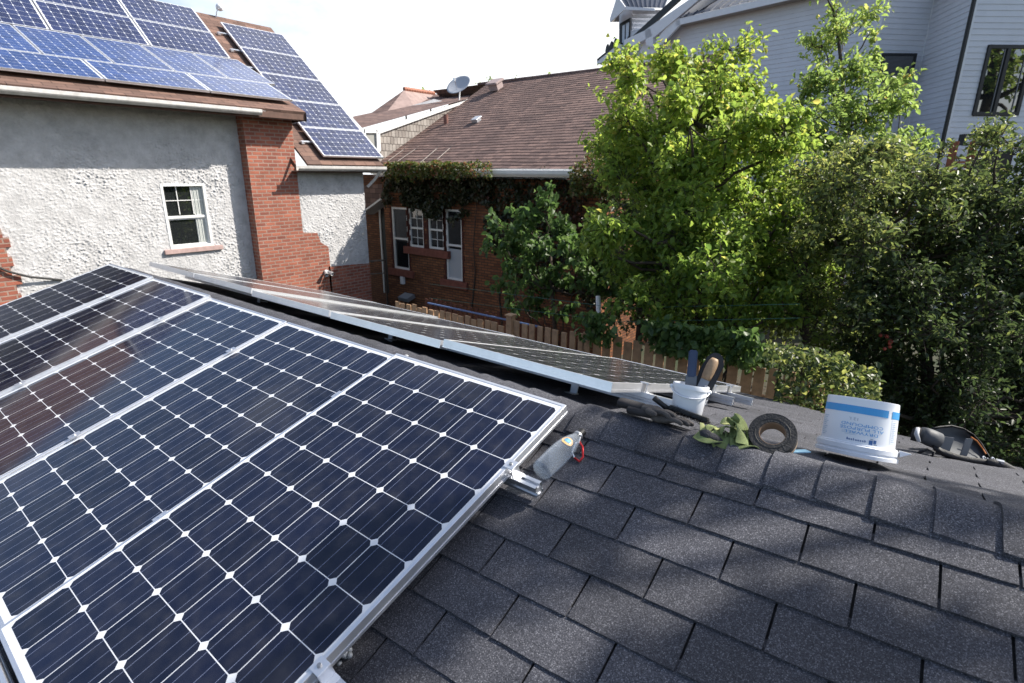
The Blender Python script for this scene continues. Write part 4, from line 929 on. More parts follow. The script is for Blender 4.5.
# ---------------------------------------------------------------- trees, shrubs, vines
def leaves(pts, size, mat, name, parent, droop=.35, ts=None, aspect=.6, up=.3):
    """one folded leaf blade at each point"""
    n = len(pts); pts = np.asarray(pts, float)
    nrm = rng.normal(size=(n, 3)); nrm[:, 2] = np.abs(nrm[:, 2]) * .8 + up; nrm /= np.linalg.norm(nrm, axis=1)[:, None]
    d = rng.normal(size=(n, 3)); d[:, 2] -= droop * 1.5; d -= nrm * (d * nrm).sum(1)[:, None]; d /= np.linalg.norm(d, axis=1)[:, None] + 1e-9
    s_ = np.cross(nrm, d); L_ = size * rng.uniform(.45, 1.4, n)[:, None]; Wd = L_ * aspect * rng.uniform(.8, 1.15, (n, 1))
    fold = nrm * L_ * rng.uniform(.05, .22, (n, 1))
    P = np.stack([pts, pts + d * L_ * .33 + s_ * Wd * .46 + fold, pts + d * L_ * .68 + s_ * Wd * .38 + fold * .8, pts + d * L_ - nrm * L_ * .10, pts + d * L_ * .68 - s_ * Wd * .38 + fold * .8, pts + d * L_ * .33 - s_ * Wd * .46 + fold, pts + d * L_ * .5 - nrm * L_ * .02], 1)
    me = bpy.data.meshes.new(name); V = P.reshape(-1, 3)
    if parent is not None: V = V - np.array(WORLD0[parent.name].translation)
    base = np.arange(n)[:, None] * 7
    F = np.concatenate([base + np.array([[0, 1, 2, 6]]), base + np.array([[6, 2, 3, 3]]), base + np.array([[0, 6, 4, 5]])], 0)
    # quads (0,1,2,6) (0,6,4,5) and triangles (6,2,3) (6,3,4)
    Q = np.concatenate([base + np.array([[0, 1, 2, 6]]), base + np.array([[0, 6, 4, 5]])], 1).reshape(-1, 4); T = np.concatenate([base + np.array([[6, 2, 3]]), base + np.array([[6, 3, 4]])], 1).reshape(-1, 3)
    me.vertices.add(len(V)); me.vertices.foreach_set('co', V.astype(np.float32).ravel())
    nl = Q.size + T.size; me.loops.add(nl); me.loops.foreach_set('vertex_index', np.concatenate([Q.ravel(), T.ravel()]).astype(np.int32))
    npol = len(Q) + len(T); me.polygons.add(npol)
    st = np.concatenate([np.arange(len(Q)) * 4, len(Q) * 4 + np.arange(len(T)) * 3]).astype(np.int32); me.polygons.foreach_set('loop_start', st)
    if ts is None: ts = rng.random(n)
    a = me.attributes.new('t', 'FLOAT', 'FACE'); a.data.foreach_set('value', np.concatenate([np.repeat(ts, 2), np.repeat(ts, 2)]).astype(np.float32))
    me.materials.append(mat); me.update(calc_edges=True); me.validate(); return put(name, me, parent)
def clump_pts(c, r, n, twigs, wood, trunk_at=None, sq=(1, 1, .85), twig_n=None):
    """leaves strung along twigs that radiate from the middle of a clump"""
    c = np.asarray(c, float); out = []; k = twig_n or max(5, min(26, n // 16))
    for _ in range(k):
        d = unit(rng.normal(size=3)) * np.array(sq); ln = r * rng.uniform(.55, 1.1); a = c + d * r * .1; b = c + d * ln + np.array([0, 0, .08 * ln]); mid_ = (a + b) / 2 + rng.normal(size=3) * r * .09
        if wood is not None: wood.tube([a, mid_, b], [twigs * 1.0, twigs * .7, twigs * .35], 4, cap=False)
        m_ = max(2, n // k); f = rng.uniform(.25, 1.05, m_)
        pp = np.where(f[:, None] < .5, a + (mid_ - a) * (f[:, None] * 2), mid_ + (b - mid_) * (f[:, None] * 2 - 1)); out.append(pp + rng.normal(size=(m_, 3)) * r * .13)
    return np.concatenate(out)
def limb(mb, a, b, r0, r1, wig=.08, n=6):
    a = np.asarray(a, float); b = np.asarray(b, float); L_ = np.linalg.norm(b - a); P = []
    for i in range(n + 1):
        f = i / n; P.append(a + (b - a) * f + (rng.normal(size=3) * L_ * wig * math.sin(math.pi * f) * .6) + np.array([0, 0, -.10 * L_ * math.sin(math.pi * f)]))
    mb.tube(P, [r0 + (r1 - r0) * i / n for i in range(n + 1)], 7); return P
def tree(name, label, cat, base, forks, clumps, lmat, size, trunk_r=.10, twigs=.006, droop=.35, group=None, tsf=None, aspect=.6, sub=None, up=.3):
    """base: foot, forks: points up the trunk, clumps: (centre, radius, leaf count)"""
    r = root(name, base, label, cat, group); wood = MB(); tr = MB()
    P = [np.asarray(base, float) - UZ * .1] + [np.asarray(f, float) for f in forks]; n = len(P)
    tr.tube(P, [trunk_r * (1.25 if i == 0 else 1 - .7 * i / n) for i in range(n)], 9)
    pts = []; ts = []
    for c, rad, cnt in clumps:
        c = np.asarray(c, float); k = int(np.argmin([np.linalg.norm(f - c) + (0 if f[2] < c[2] else 1.0) for f in P[1:]])) + 1
        limb(wood, P[k], c, trunk_r * .34, twigs * 1.6)
        for s_ in range(sub or 3):
            cc = c + rng.normal(size=3) * rad * .42; rr = rad * rng.uniform(.6, .95); limb(wood, c, cc, twigs * 1.5, twigs, n=2)
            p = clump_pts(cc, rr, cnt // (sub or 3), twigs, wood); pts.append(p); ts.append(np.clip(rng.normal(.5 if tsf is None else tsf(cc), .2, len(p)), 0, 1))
    part('trunk', tr, BARK, r, smooth=True); part('branches', wood, BARK, r, smooth=True)
    leaves(np.concatenate(pts), size, lmat, 'crown', r, droop, np.concatenate(ts), aspect, up); return r
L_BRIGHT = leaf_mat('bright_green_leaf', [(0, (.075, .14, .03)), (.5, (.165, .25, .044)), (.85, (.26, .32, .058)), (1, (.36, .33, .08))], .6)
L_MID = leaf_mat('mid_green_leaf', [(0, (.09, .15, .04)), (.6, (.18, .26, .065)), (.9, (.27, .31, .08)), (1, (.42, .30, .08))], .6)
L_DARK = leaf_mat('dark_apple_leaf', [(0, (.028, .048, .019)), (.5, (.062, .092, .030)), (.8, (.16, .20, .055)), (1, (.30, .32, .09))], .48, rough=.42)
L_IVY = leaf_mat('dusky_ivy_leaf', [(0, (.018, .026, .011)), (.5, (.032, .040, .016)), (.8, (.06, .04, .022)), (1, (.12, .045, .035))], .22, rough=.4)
L_IVYTOP = leaf_mat('sunlit_autumn_ivy_leaf', [(0, (.05, .08, .02)), (.5, (.10, .13, .03)), (.82, (.17, .13, .045)), (1, (.26, .10, .06))], .35)  # autumn tones made brighter, sun on the gutter growth put into the colour
L_MAPLE = leaf_mat('soft_green_leaf', [(0, (.035, .075, .022)), (.6, (.07, .13, .035)), (1, (.13, .20, .06))], .45)
def scatter(px_list, depth, dj, rad, cnt): return [(at(x, y, depth + random.uniform(-dj, dj)), rad * k, int(cnt * k * k)) for x, y, k in px_list]
# the big bright tree
c1 = [(645, 70, .8), (690, 62, .9), (735, 78, .9), (628, 105, .9), (672, 105, 1.1), (718, 108, 1.1), (760, 100, .9), (620, 140, .8), (655, 148, 1.1), (700, 150, 1.2), (745, 145, 1.1), (782, 140, .8), (625, 180, .9), (668, 190, 1.2), (715, 195, 1.2), (757, 190, 1.1), (790, 180, .7), (612, 215, .7),
      (640, 228, 1.0), (685, 238, 1.2), (730, 240, 1.2), (772, 232, 1.0), (797, 222, .6), (615, 260, .7), (650, 275, 1.0), (695, 285, 1.1), (738, 290, 1.1), (775, 275, .9), (640, 310, .6), (668, 322, .8), (710, 328, .9), (750, 330, .8), (785, 310, .6), (655, 45, .4), (700, 92, .8), (742, 120, .8)]
c1 = [(x, y + 16 if y < 112 else y, k) for x, y, k in c1]
cl = scatter(c1 + [(690, 128, 1), (640, 165, .9), (760, 165, 1), (700, 215, 1), (745, 215, .9), (660, 255, 1), (715, 262, 1), (600, 240, .6), (765, 255, .8), (725, 305, .9)], 7.3, .95, .50, 1250)
bt = at(702, 330, 7.3); bt[2] = 0
tree('green_tree', 'big bright green tree with broad leaves leaning over the fence', 'tree', bt, [at(703, 400, 7.3), at(700, 330, 7.3), at(704, 260, 7.3), at(700, 190, 7.4), at(690, 120, 7.4)], cl, L_BRIGHT, .074, .10, .006, .7, tsf=lambda c: .42 + .10 * (c[2] - 3.5), aspect=.66)  # leaf tint lightens with height, the sunlit top put into colour
# the tall one by the white house
c2 = [(838, 8, .8), (825, -20, .8), (842, 40, .9), (822, 45, .7), (855, 70, .9), (828, 80, .9), (806, 90, .6), (868, 100, .9), (838, 112, 1.0), (812, 120, .8), (890, 85, .6), (900, 115, .7), (880, 60, .5), (885, 128, .9), (855, 140, 1.0), (825, 148, .9), (915, 95, .35), (918, 138, .45), (800, 150, .6), (900, 150, .7), (870, 165, .9), (872, 30, .35)]
cl = scatter(c2, 9.6, .7, .54, 620)
bt = at(846, 200, 9.7); bt[2] = 0
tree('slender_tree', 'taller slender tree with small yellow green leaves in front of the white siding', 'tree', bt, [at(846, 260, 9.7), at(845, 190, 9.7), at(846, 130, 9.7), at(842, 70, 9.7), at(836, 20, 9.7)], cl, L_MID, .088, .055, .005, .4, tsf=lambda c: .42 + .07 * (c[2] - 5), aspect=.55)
# the dark fruit tree on the right
c3 = []
for x in range(800, 1120, 34):
    y0 = float(np.interp(x, [795, 830, 870, 900, 930, 960, 990, 1024, 1120], [195, 170, 165, 175, 195, 205, 190, 165, 150]))
    y = y0 + random.uniform(-4, 6); k = 0
    while y < 470:
        c3.append((x + random.uniform(-12, 12), y, random.uniform(.8, 1.15))); y += 36
cl = scatter([c for c in c3 if not (c[0] < 835 and c[1] > 300)], 6.6, .8, .44, 1150)
cl += scatter([(805, 178, .5), (822, 165, .5), (850, 160, .45), (930, 175, .35), (1000, 140, .45), (1012, 155, .6), (985, 140, .25), (1030, 150, .8), (940, 150, .3)], 6.2, .3, .36, 500)
bt = at(935, 430, 6.7); bt[2] = 0
tree('fruit_tree', 'wide dark leaved fruit tree filling the right side behind the white bucket', 'tree', bt, [at(935, 520, 6.7), at(930, 420, 6.7), at(925, 340, 6.7), at(915, 260, 6.7), at(1000, 250, 6.7), at(860, 260, 6.6)], cl, L_DARK, .062, .09, .005, .3, tsf=lambda c: .52 + .17 * (c[2] - 3.2) - .15 * (c[0] - 1.0), aspect=.5)  # leaf tint brightens upward and leftward, sunlight on the crown put into colour
fr0 = root('apple_cluster', at(893, 343, 6.0), 'small cluster of red fruit low in the dark fruit tree', 'fruit'); REDF = pm('red_fruit', (.32, .06, .045), .4)
for _ in range(8): m = MB(); m.sphere(at(893 + random.uniform(-14, 10), 343 + random.uniform(-8, 6), 5.95 + random.uniform(-.08, .08)), .019, 6); part('fruit', m, REDF, fr0, smooth=True)
# pale shrub and creeper on the right end of the fence
pts = []
for _ in range(900):
    x = random.uniform(768, 850); y = random.uniform(346, 362) + (x - 768) * .15; pts.append(at(x, y + random.uniform(-6, 4), 5.0 + random.uniform(-.25, .35)))
for _ in range(1500):
    x = random.uniform(775, 880); y = random.uniform(368, 412); pts.append(at(x, y, 5.0 + random.uniform(-.3, .3)))
b_ = at(810, 400, 5.0); b_[2] = 0; r = root('fence_creeper', b_, 'pale leaved creeper draped over the right end of the tan fence', 'plant')
leaves(np.array(pts), .05, L_DARK, 'foliage', r, .2, aspect=.7); m = MB()
for x in (778, 800, 822, 845): limb(m, at(x, 395, 5.1) * [1, 1, 0], at(x + 4, 352, 5.0), .015, .006)
part('stems', m, BARK, r)
# small lilac like trees behind, light airy shrub under the slender tree
cl = scatter([(800, 215, .8), (790, 250, .8), (805, 285, .9), (795, 320, .7), (830, 240, .8), (825, 300, .7), (815, 335, .5)], 6.9, .3, .42, 700)
b_ = at(806, 330, 6.9); b_[2] = 0
tree('airy_shrub', 'airy pale leaved shrub between the bright tree and the dark fruit tree', 'shrub', b_, [at(806, 340, 6.9), at(804, 280, 6.9), at(808, 230, 6.9)], cl, L_MID, .055, .05, .004, .3, aspect=.5, up=.5)
# vine on the bungalow wall
def wallvine():
    r = root('climbing_vine', (2.0, YB - .1, 0), 'dusky vine hanging from the eave of the brick bungalow over its windows', 'vine')
    P, T, P2, T2 = [], [], [], []
    XV = [384, 396, 408, 425, 440, 452, 465, 480, 490, 505, 520, 540, 560, 580, 600, 640, 668]; YV = [205, 196, 206, 214, 218, 222, 215, 205, 240, 262, 285, 292, 290, 300, 320, 330, 330]
    n = 0
    while n < 13000:
        x = random.uniform(383, 668); yb_ = np.interp(x, XV, YV) + 9 * noise.noise((x * .13, 0, 0)) + 4 * noise.noise((x * .5, 3, 0)); y = 166 + (yb_ - 166) * random.random() ** .8
        dn__ = noise.noise((x * .06, y * .05, 5)); 
        if dn__ < -.22 and y > 190: continue
        off_ = .05 + random.random() * .28 * (1.1 + noise.noise((x * .08, y * .07, 1)))
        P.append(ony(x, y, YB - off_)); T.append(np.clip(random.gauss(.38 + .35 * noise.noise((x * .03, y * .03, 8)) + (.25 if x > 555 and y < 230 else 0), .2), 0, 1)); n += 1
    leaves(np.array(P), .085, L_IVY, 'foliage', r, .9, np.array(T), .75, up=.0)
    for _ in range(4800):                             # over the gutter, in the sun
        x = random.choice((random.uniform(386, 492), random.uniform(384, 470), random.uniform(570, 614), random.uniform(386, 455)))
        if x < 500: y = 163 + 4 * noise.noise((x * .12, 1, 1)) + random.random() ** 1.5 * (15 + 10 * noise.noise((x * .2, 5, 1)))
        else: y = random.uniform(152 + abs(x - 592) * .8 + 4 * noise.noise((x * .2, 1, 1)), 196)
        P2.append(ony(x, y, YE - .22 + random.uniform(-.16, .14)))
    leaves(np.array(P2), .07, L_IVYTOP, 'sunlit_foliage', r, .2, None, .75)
    m = MB()
    for x in (470, 500, 530, 575, 620, 650): limb(m, ony(x, 330, YB - .03) * [1, 1, 0] + [0, 0, .1], ony(x + 6, 172, YB - .06), .025, .008, .03)
    part('stems', m, BARK, r)
wallvine()
cl = scatter([(545, 205, .7), (520, 225, .8), (555, 225, .9), (505, 245, .7), (535, 250, 1.0), (568, 250, .9), (590, 240, .8), (520, 272, .8), (550, 280, .9), (580, 280, .8), (535, 300, .6), (600, 265, .8), (515, 295, .5), (608, 290, .7), (565, 305, .5)], 9.5, .4, .48, 420)
b_ = at(556, 320, 9.5); b_[2] = 0
tree('young_maple', 'small soft green tree against the brick wall left of the big bright tree', 'tree', b_, [at(556, 340, 9.5), at(552, 290, 9.5), at(550, 240, 9.5)], cl, L_MAPLE, .105, .05, .005, .8, aspect=.8, up=.1)
# fence foliage in shade under the big tree
pts = [at(random.uniform(585, 760), 0, 1) for _ in range(0)]
for _ in range(1500):
    x = random.choice((random.gauss(598, 9), random.gauss(668, 10), random.gauss(700, 12), random.uniform(640, 760), random.gauss(742, 9))); top_ = 318 + (x - 585) * .12
    y = top_ - 6 + random.random() ** 1.3 * (30 + 16 * noise.noise((x * .07, 0, 3))); pts.append(ony(x, y, YFN - .05 - random.random() * .3))
r = root('fence_vine', (ony(670, 350, YFN)[0], YFN - .15, 0), 'shaded vine hanging down the tan fence below the bright tree', 'vine'); leaves(np.array(pts), .085, L_MAPLE, 'foliage', r, .9, None, .75, up=.0)
m = MB(); a, b = at(599, 324, 8.0), at(598, 296, 8.0); m.tube([a - UZ * 1, a, b], .035, 8); tag(part('downspout', m, WHITEP), 'thin pale pipe against the vine left of the big tree', 'pipe')
for yy in (308, 322):
    m = MB(); m.tube([ony(430, yy - 24, 4.6), ony(620, yy, 4.6), ony(800, yy - 4, 4.6)], .0035, 5); tag(part('wire', m, pm('green_wire', (.04, .12, .09), .5)), 'thin %s green wire strung above the fence' % ('upper' if yy == 308 else 'lower'), 'wire')
# treetops that stick up behind the bungalow roof
for x, y, k in ((430, 84, .5), (405, 86, .3), (480, 76, .3), (495, 74, .5), (520, 72, .4), (548, 69, .35)):
    c = at(x, y + 6, 22.0); b_ = c.copy(); b_[2] = 0
    tree('treetop', 'wispy bare treetop behind the bungalow roof', 'tree', b_, [c - UZ * 2.5, c - UZ * .6, c - UZ * .2], [(c, .5 * k + .1, 26)], L_MID, .10, .05, .008, 0, group='wispy treetops behind the bungalow roof', sub=1)
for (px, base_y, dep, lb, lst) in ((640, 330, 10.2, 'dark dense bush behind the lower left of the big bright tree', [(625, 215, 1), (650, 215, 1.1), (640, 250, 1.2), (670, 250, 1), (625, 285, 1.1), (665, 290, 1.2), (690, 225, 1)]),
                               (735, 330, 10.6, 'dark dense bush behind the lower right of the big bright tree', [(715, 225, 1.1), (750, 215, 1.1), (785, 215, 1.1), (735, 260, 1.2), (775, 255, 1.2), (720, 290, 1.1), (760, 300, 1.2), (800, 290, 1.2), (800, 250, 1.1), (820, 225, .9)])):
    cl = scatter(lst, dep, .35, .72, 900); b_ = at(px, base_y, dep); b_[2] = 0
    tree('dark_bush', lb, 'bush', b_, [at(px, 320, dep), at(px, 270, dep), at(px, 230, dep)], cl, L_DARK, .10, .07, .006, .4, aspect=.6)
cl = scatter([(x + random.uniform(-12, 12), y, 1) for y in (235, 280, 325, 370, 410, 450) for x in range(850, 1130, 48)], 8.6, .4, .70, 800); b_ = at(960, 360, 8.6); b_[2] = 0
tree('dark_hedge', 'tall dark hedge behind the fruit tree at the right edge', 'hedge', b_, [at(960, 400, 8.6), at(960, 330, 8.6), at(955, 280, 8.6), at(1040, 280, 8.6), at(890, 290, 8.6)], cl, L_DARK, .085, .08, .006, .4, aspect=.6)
# tall tree beyond the right edge of the frame, the one that dapples the roof
random.seed(21); rng = np.random.default_rng(21)
cl = []
for x_, y_, t0, hh in ((1.30, -.30, 6.6, .8), (1.75, -.55, 7.0, 1.3), (2.35, -.30, 6.8, 1.5), (3.1, -.45, 7.2, 1.5), (1.6, .45, 7.3, .5), (2.5, .5, 7.3, .6)):
    q = np.array([x_, y_, 3.1]) + np.array(SUN) * t0
    for k in range(int(hh / .26)): cl.append((q + [random.uniform(-.05, .05), random.uniform(-.05, .05), k * .26], random.uniform(.17, .27), random.randint(75, 130)))
tree('shade_tree', 'tall tree just beyond the right edge whose crown dapples the garage roof', 'tree', (9.4, 5.6, 0), [(9.3, 5.5, 2.5), (8.8, 5.2, 4.5), (8.0, 4.8, 6.3), (7.2, 4.6, 7.6)], cl, L_MID, .12, .16, .012, .4)

# ---------------------------------------------------------------- things lying on the roof
def ridge_pt(x, y, h=0):                            # where the sight line meets the roof skin near the ridge
    a = onp(x, y, nf, APEX + nf * (h + .010)); fy = (a - APEX) @ yf
    if fy >= 0: return a
    return onp(x, y, n0, P0 + n0 * (h + .006))
def skin(verts, edges, rad, levels=2, name='skin'):
    me = bpy.data.meshes.new(name); me.from_pydata([tuple(map(float, v)) for v in verts], edges, []); o = bpy.data.objects.new(name, me); COL.objects.link(o)
    md = o.modifiers.new('s', 'SKIN'); md.use_smooth_shade = True
    for i, sv_ in enumerate(me.skin_vertices[0].data): sv_.radius = (rad[i], rad[i]) if not hasattr(rad[i], '__len__') else rad[i]; sv_.use_root = (i == 0)
    m2 = o.modifiers.new('u', 'SUBSURF'); m2.levels = levels; m2.render_levels = levels
    dg = bpy.context.evaluated_depsgraph_get(); out = bpy.data.meshes.new_from_object(o.evaluated_get(dg)); bpy.data.objects.remove(o); bpy.data.meshes.remove(me); return out
def text_on(body, size, mat, name, parent, fn_map, align='CENTER', spacing=1.0):
    cu = bpy.data.curves.new(name, 'FONT'); cu.body = body; cu.size = size; cu.align_x = align; cu.resolution_u = 3; cu.space_line = .95; cu.space_character = spacing
    o = bpy.data.objects.new(name, cu); COL.objects.link(o); dg = bpy.context.evaluated_depsgraph_get(); me = bpy.data.meshes.new_from_object(o.evaluated_get(dg)); bpy.data.objects.remove(o)
    inv = WORLD0[parent.name].inverted()
    for v in me.vertices: v.co = inv @ Vector(fn_map(v.co.x, v.co.y))
    me.materials.clear(); me.materials.append(mat); return put(name, me, parent)

def apex_z(x):                                      # depth of the ridge crest seen at picture column x
    lo, hi = -2.0, 3.5
    for _ in range(40):
        t_ = (lo + hi) / 2; p = W @ (APEX + xs * t_ - CAM); lo, hi = (t_, hi) if CX + F_PX * p[0] / p[2] < x else (lo, t_)
    return float((W @ (APEX + xs * lo - CAM))[2])
def crest(x, y, dz=.03): return at(x, y, apex_z(x) + dz)
# upturned bucket ---------------------------------------------------------
bc = crest(857, 463, .30); bc = ridge_pt(853, 464) - nf * .009; ax = unit(nf + .06 * Y_ - .035 * X_)
zc = float((W @ (bc - CAM))[2]); rb = 80 / F_PX * zc / 2 * .93; hb = rb * 1.56
bc = bc + unit([*(bc - CAM)[:2], 0]) * rb * .80; 
view = unit((CAM - bc) - ax * ((CAM - bc) @ ax)); side = np.cross(ax, view)
bk_ = root('bucket', bc, 'white plastic bucket with blue band standing upside down on the roof', 'bucket')
BUCK = pm('white_bucket_plastic', (.74, .76, .80), .32, noise_amt=.03, nscale=5)
rt = rb * .865
def rr(h): return rt * 1.035 + (rt - rt * 1.035) * h / hb
m = MB(); m.lathe([(rb * .93, .006), (rb * .93, 0), (rb, 0), (rb * 1.0, .012), (rb * .955, .015), (rb * .955, .020), (rb * .985, .022), (rb * .985, .038), (rb * .945, .041), (rb * .945, .044), (rr(.045), .046), (rr(.047), .048), (rt, hb - .006), (rt * .993, hb - .0015), (rt * .97, hb), (rt * .9, hb - .004), (0, hb - .004)], bc, ax, n=72, xdir=view)
o_ = part('body', m, BUCK, bk_); autosmooth(o_.data, 35)
def bwrap(a0, h0, e=.0009): return bc + ax * h0 + (view * math.cos(a0) + side * math.sin(a0)) * (rr(h0) + e)
def bpatch(mb, a0, a1, h0, h1, e=.0009, n=24):
    base = len(mb.v)
    for i in range(n + 1):
        a = a0 + (a1 - a0) * i / n; mb.v += [tuple(bwrap(a, h0, e)), tuple(bwrap(a, h1, e))]
    mb.f += [(base + 2 * i, base + 2 * i + 2, base + 2 * i + 3, base + 2 * i + 1) for i in range(n)]
BLUEP = pm('blue_print', (.06, .32, .66), .4); GREYP = pm('grey_print', (.33, .38, .45), .5); PALEP = pm('pale_blue_print', (.42, .52, .63), .5); NAVYP = pm('navy_print', (.05, .13, .32), .4)
m = MB(); bpatch(m, -1.45, .78, hb * .735, hb * .86); bpatch(m, .92, 1.6, hb * .735, hb * .86); part('blue_band', m, BLUEP, bk_)
def bmap(x, y): return bwrap(-x / rt + .12, hb * .54 - y)
th = .0145
text_on('DRYWALL\nALL PURPOSE\nCOMPOUND', th, BLUEP, 'lettering', bk_, lambda x, y: bwrap(.08 - x * 1.5 / rt, hb * .43 - y), spacing=1.05)
text_on('12 L', th * .95, GREYP, 'lettering', bk_, lambda x, y: bwrap(-.16 - x * 1.3 / rt, hb * .655 - y))
m = MB(); m.box((0, 0, 0), (.01, .01, .01)); m = MB()
for k in range(3): bpatch(m, -.45 + .1 * (k == 2), -.05, hb * (.405 - .022 * k), hb * (.412 - .022 * k), n=6)
for k in range(11): bpatch(m, -1.25, -.98 - .05 * (k % 3), hb * (.62 - .033 * k), hb * (.632 - .033 * k), n=4)
part('small_print', m, PALEP, bk_)
m = MB(); bpatch(m, .95, 1.26, hb * .30, hb * .305, n=6); bpatch(m, .95, 1.26, hb * .705, hb * .71, n=6); bpatch(m, .95, .965, hb * .30, hb * .71, n=2); bpatch(m, 1.245, 1.26, hb * .30, hb * .71, n=2)
for k in range(11): bpatch(m, 1.0, 1.2 - .05 * (k % 2), hb * (.335 + .033 * k), hb * (.345 + .033 * k), n=3)
part('label_frame', m, PALEP, bk_)
# the maker's mark: two stacked slabs beside a short wordmark
m = MB(); bpatch(m, .30, .40, hb * .24, hb * .315, n=4); bpatch(m, .42, .50, hb * .265, hb * .325, n=4); part('emblem', m, NAVYP, bk_)
m = MB(); bpatch(m, .33, .40, hb * .325, hb * .34, n=4); bpatch(m, .43, .53, hb * .24, hb * .258, n=4); part('emblem', m, GREYP, bk_)
m = MB()
for k, (w_, up_) in enumerate(((.030, 1), (.022, 0), (.024, 0), (.016, 1), (.026, 0), (.022, 0), (.018, 0), (.026, 0), (.020, 1))):
    a_ = -.28 + k * .058; bpatch(m, a_, a_ + w_, hb * .265, hb * (.292 + .014 * up_), n=2); bpatch(m, a_ + w_ + .006, a_ + w_ + .016, hb * .265, hb * .29, n=2)
part('wordmark', m, NAVYP, bk_)
m = MB(); q = bc + ax * .045 + side * rb * .98; m.ngon_prism([q, q + side * .035 - ax * .004, q + side * .002 - ax * .022], view * .03); part('handle_lug', m, BUCK, bk_)

# white pail with two tools -------------------------------------------------
pc = crest(686, 417, .14); zc = float((W @ (pc - CAM))[2]); rp = 35 / F_PX * zc / 2; hp = rp * 1.8
pc = pc + unit([*(pc - CAM)[:2], 0]) * rp * .3; pax = unit(nf * .9 + Z_ * .1)
pl_ = root('pail', pc, 'small white open pail holding a trowel and a blue handled scraper', 'pail')
view2 = unit((CAM - pc) - pax * ((CAM - pc) @ pax)); side2 = np.cross(pax, view2)
m = MB(); m.lathe([(0, .0), (rp * .80, 0), (rp * .83, .004), (rp * .95, hp * .84), (rp * .95, hp * .85), (rp * 1.0, hp * .85), (rp * 1.01, hp * .97), (rp * .985, hp), (rp * .93, hp), (rp * .92, hp * .9), (rp * .80, .006), (0, .006)], pc, pax, n=48, xdir=view2)
o_ = part('body', m, BUCK, pl_); autosmooth(o_.data, 35)
m = MB(); P = [pc + pax * hp * (.84 - .24 * math.sin(math.pi * i / 16)) + (side2 * math.cos(math.pi * i / 16) * 1.04 + view2 * math.sin(math.pi * i / 16) * 1.04) * rp for i in range(17)]
m.tube(P, .0028, 6); m.sphere(P[0], .009, 6); m.sphere(P[-1], .009, 6); part('bail', m, BUCK, pl_, smooth=True)
zt = float((W @ (pc - CAM))[2])
a, b = at(690, 392, zt), at(693.5, 350, zt); d = unit(b - a); sdv = unit(np.cross(d, CAM - a)); nv = np.cross(sdv, d); L_ = np.linalg.norm(b - a)
ch = root('scraper', a, 'flat scraper with dark blue handle standing in the white pail', 'hand tool'); m = MB(); m.box(a + d * L_ * .68, (L_ * .64, .034, .020), (d, sdv, nv)); part('handle', m, pm('dark_blue_handle', (.03, .05, .11), .4), ch, bevel=.005)
m = MB(); m.box(a + d * L_ * .12, (L_ * .56, .042, .004), (d, sdv, nv)); part('blade', m, pm('grey_blade', (.12, .13, .15), .4, .7), ch)
a, b = at(700, 391, zt + .03), at(715, 359, zt + .03); d = unit(b - a); sdv = unit(np.cross(d, CAM - a)); nv = np.cross(sdv, d); L_ = np.linalg.norm(b - a)
tr_ = root('trowel', a, 'wooden handled float with black backing leaning in the white pail', 'hand tool'); m = MB()
m.tube([a + d * L_ * (.35 + .65 * i / 8) + nv * .012 for i in range(9)], [.017, .019, .02, .021, .021, .021, .020, .018, .012], 12); part('handle', m, pm('worn_wood_handle', (.30, .20, .12), .6, noise_amt=.3, nscale=30), tr_, smooth=True)
m = MB(); pts_ = [a + d * L_ * t_ + sdv * w_ for t_, w_ in ((-.2, -.032), (.7, -.034), (1.0, -.030), (1.16, -.015), (1.2, .006), (1.12, .028), (.9, .042), (.3, .040), (-.2, .036))]; m.ngon_prism([p - nv * .016 for p in pts_], nv * .012); part('backing', m, pm('dark_rubber', (.022, .023, .027), .6), tr_, bevel=.003)
m = MB(); m.box(a + d * L_ * .18 + nv * .008, (L_ * .42, .034, .014), (d, sdv, nv)); part('ferrule', m, pm('grey_blade_worn', (.28, .29, .31), .4, .6), tr_, bevel=.003)

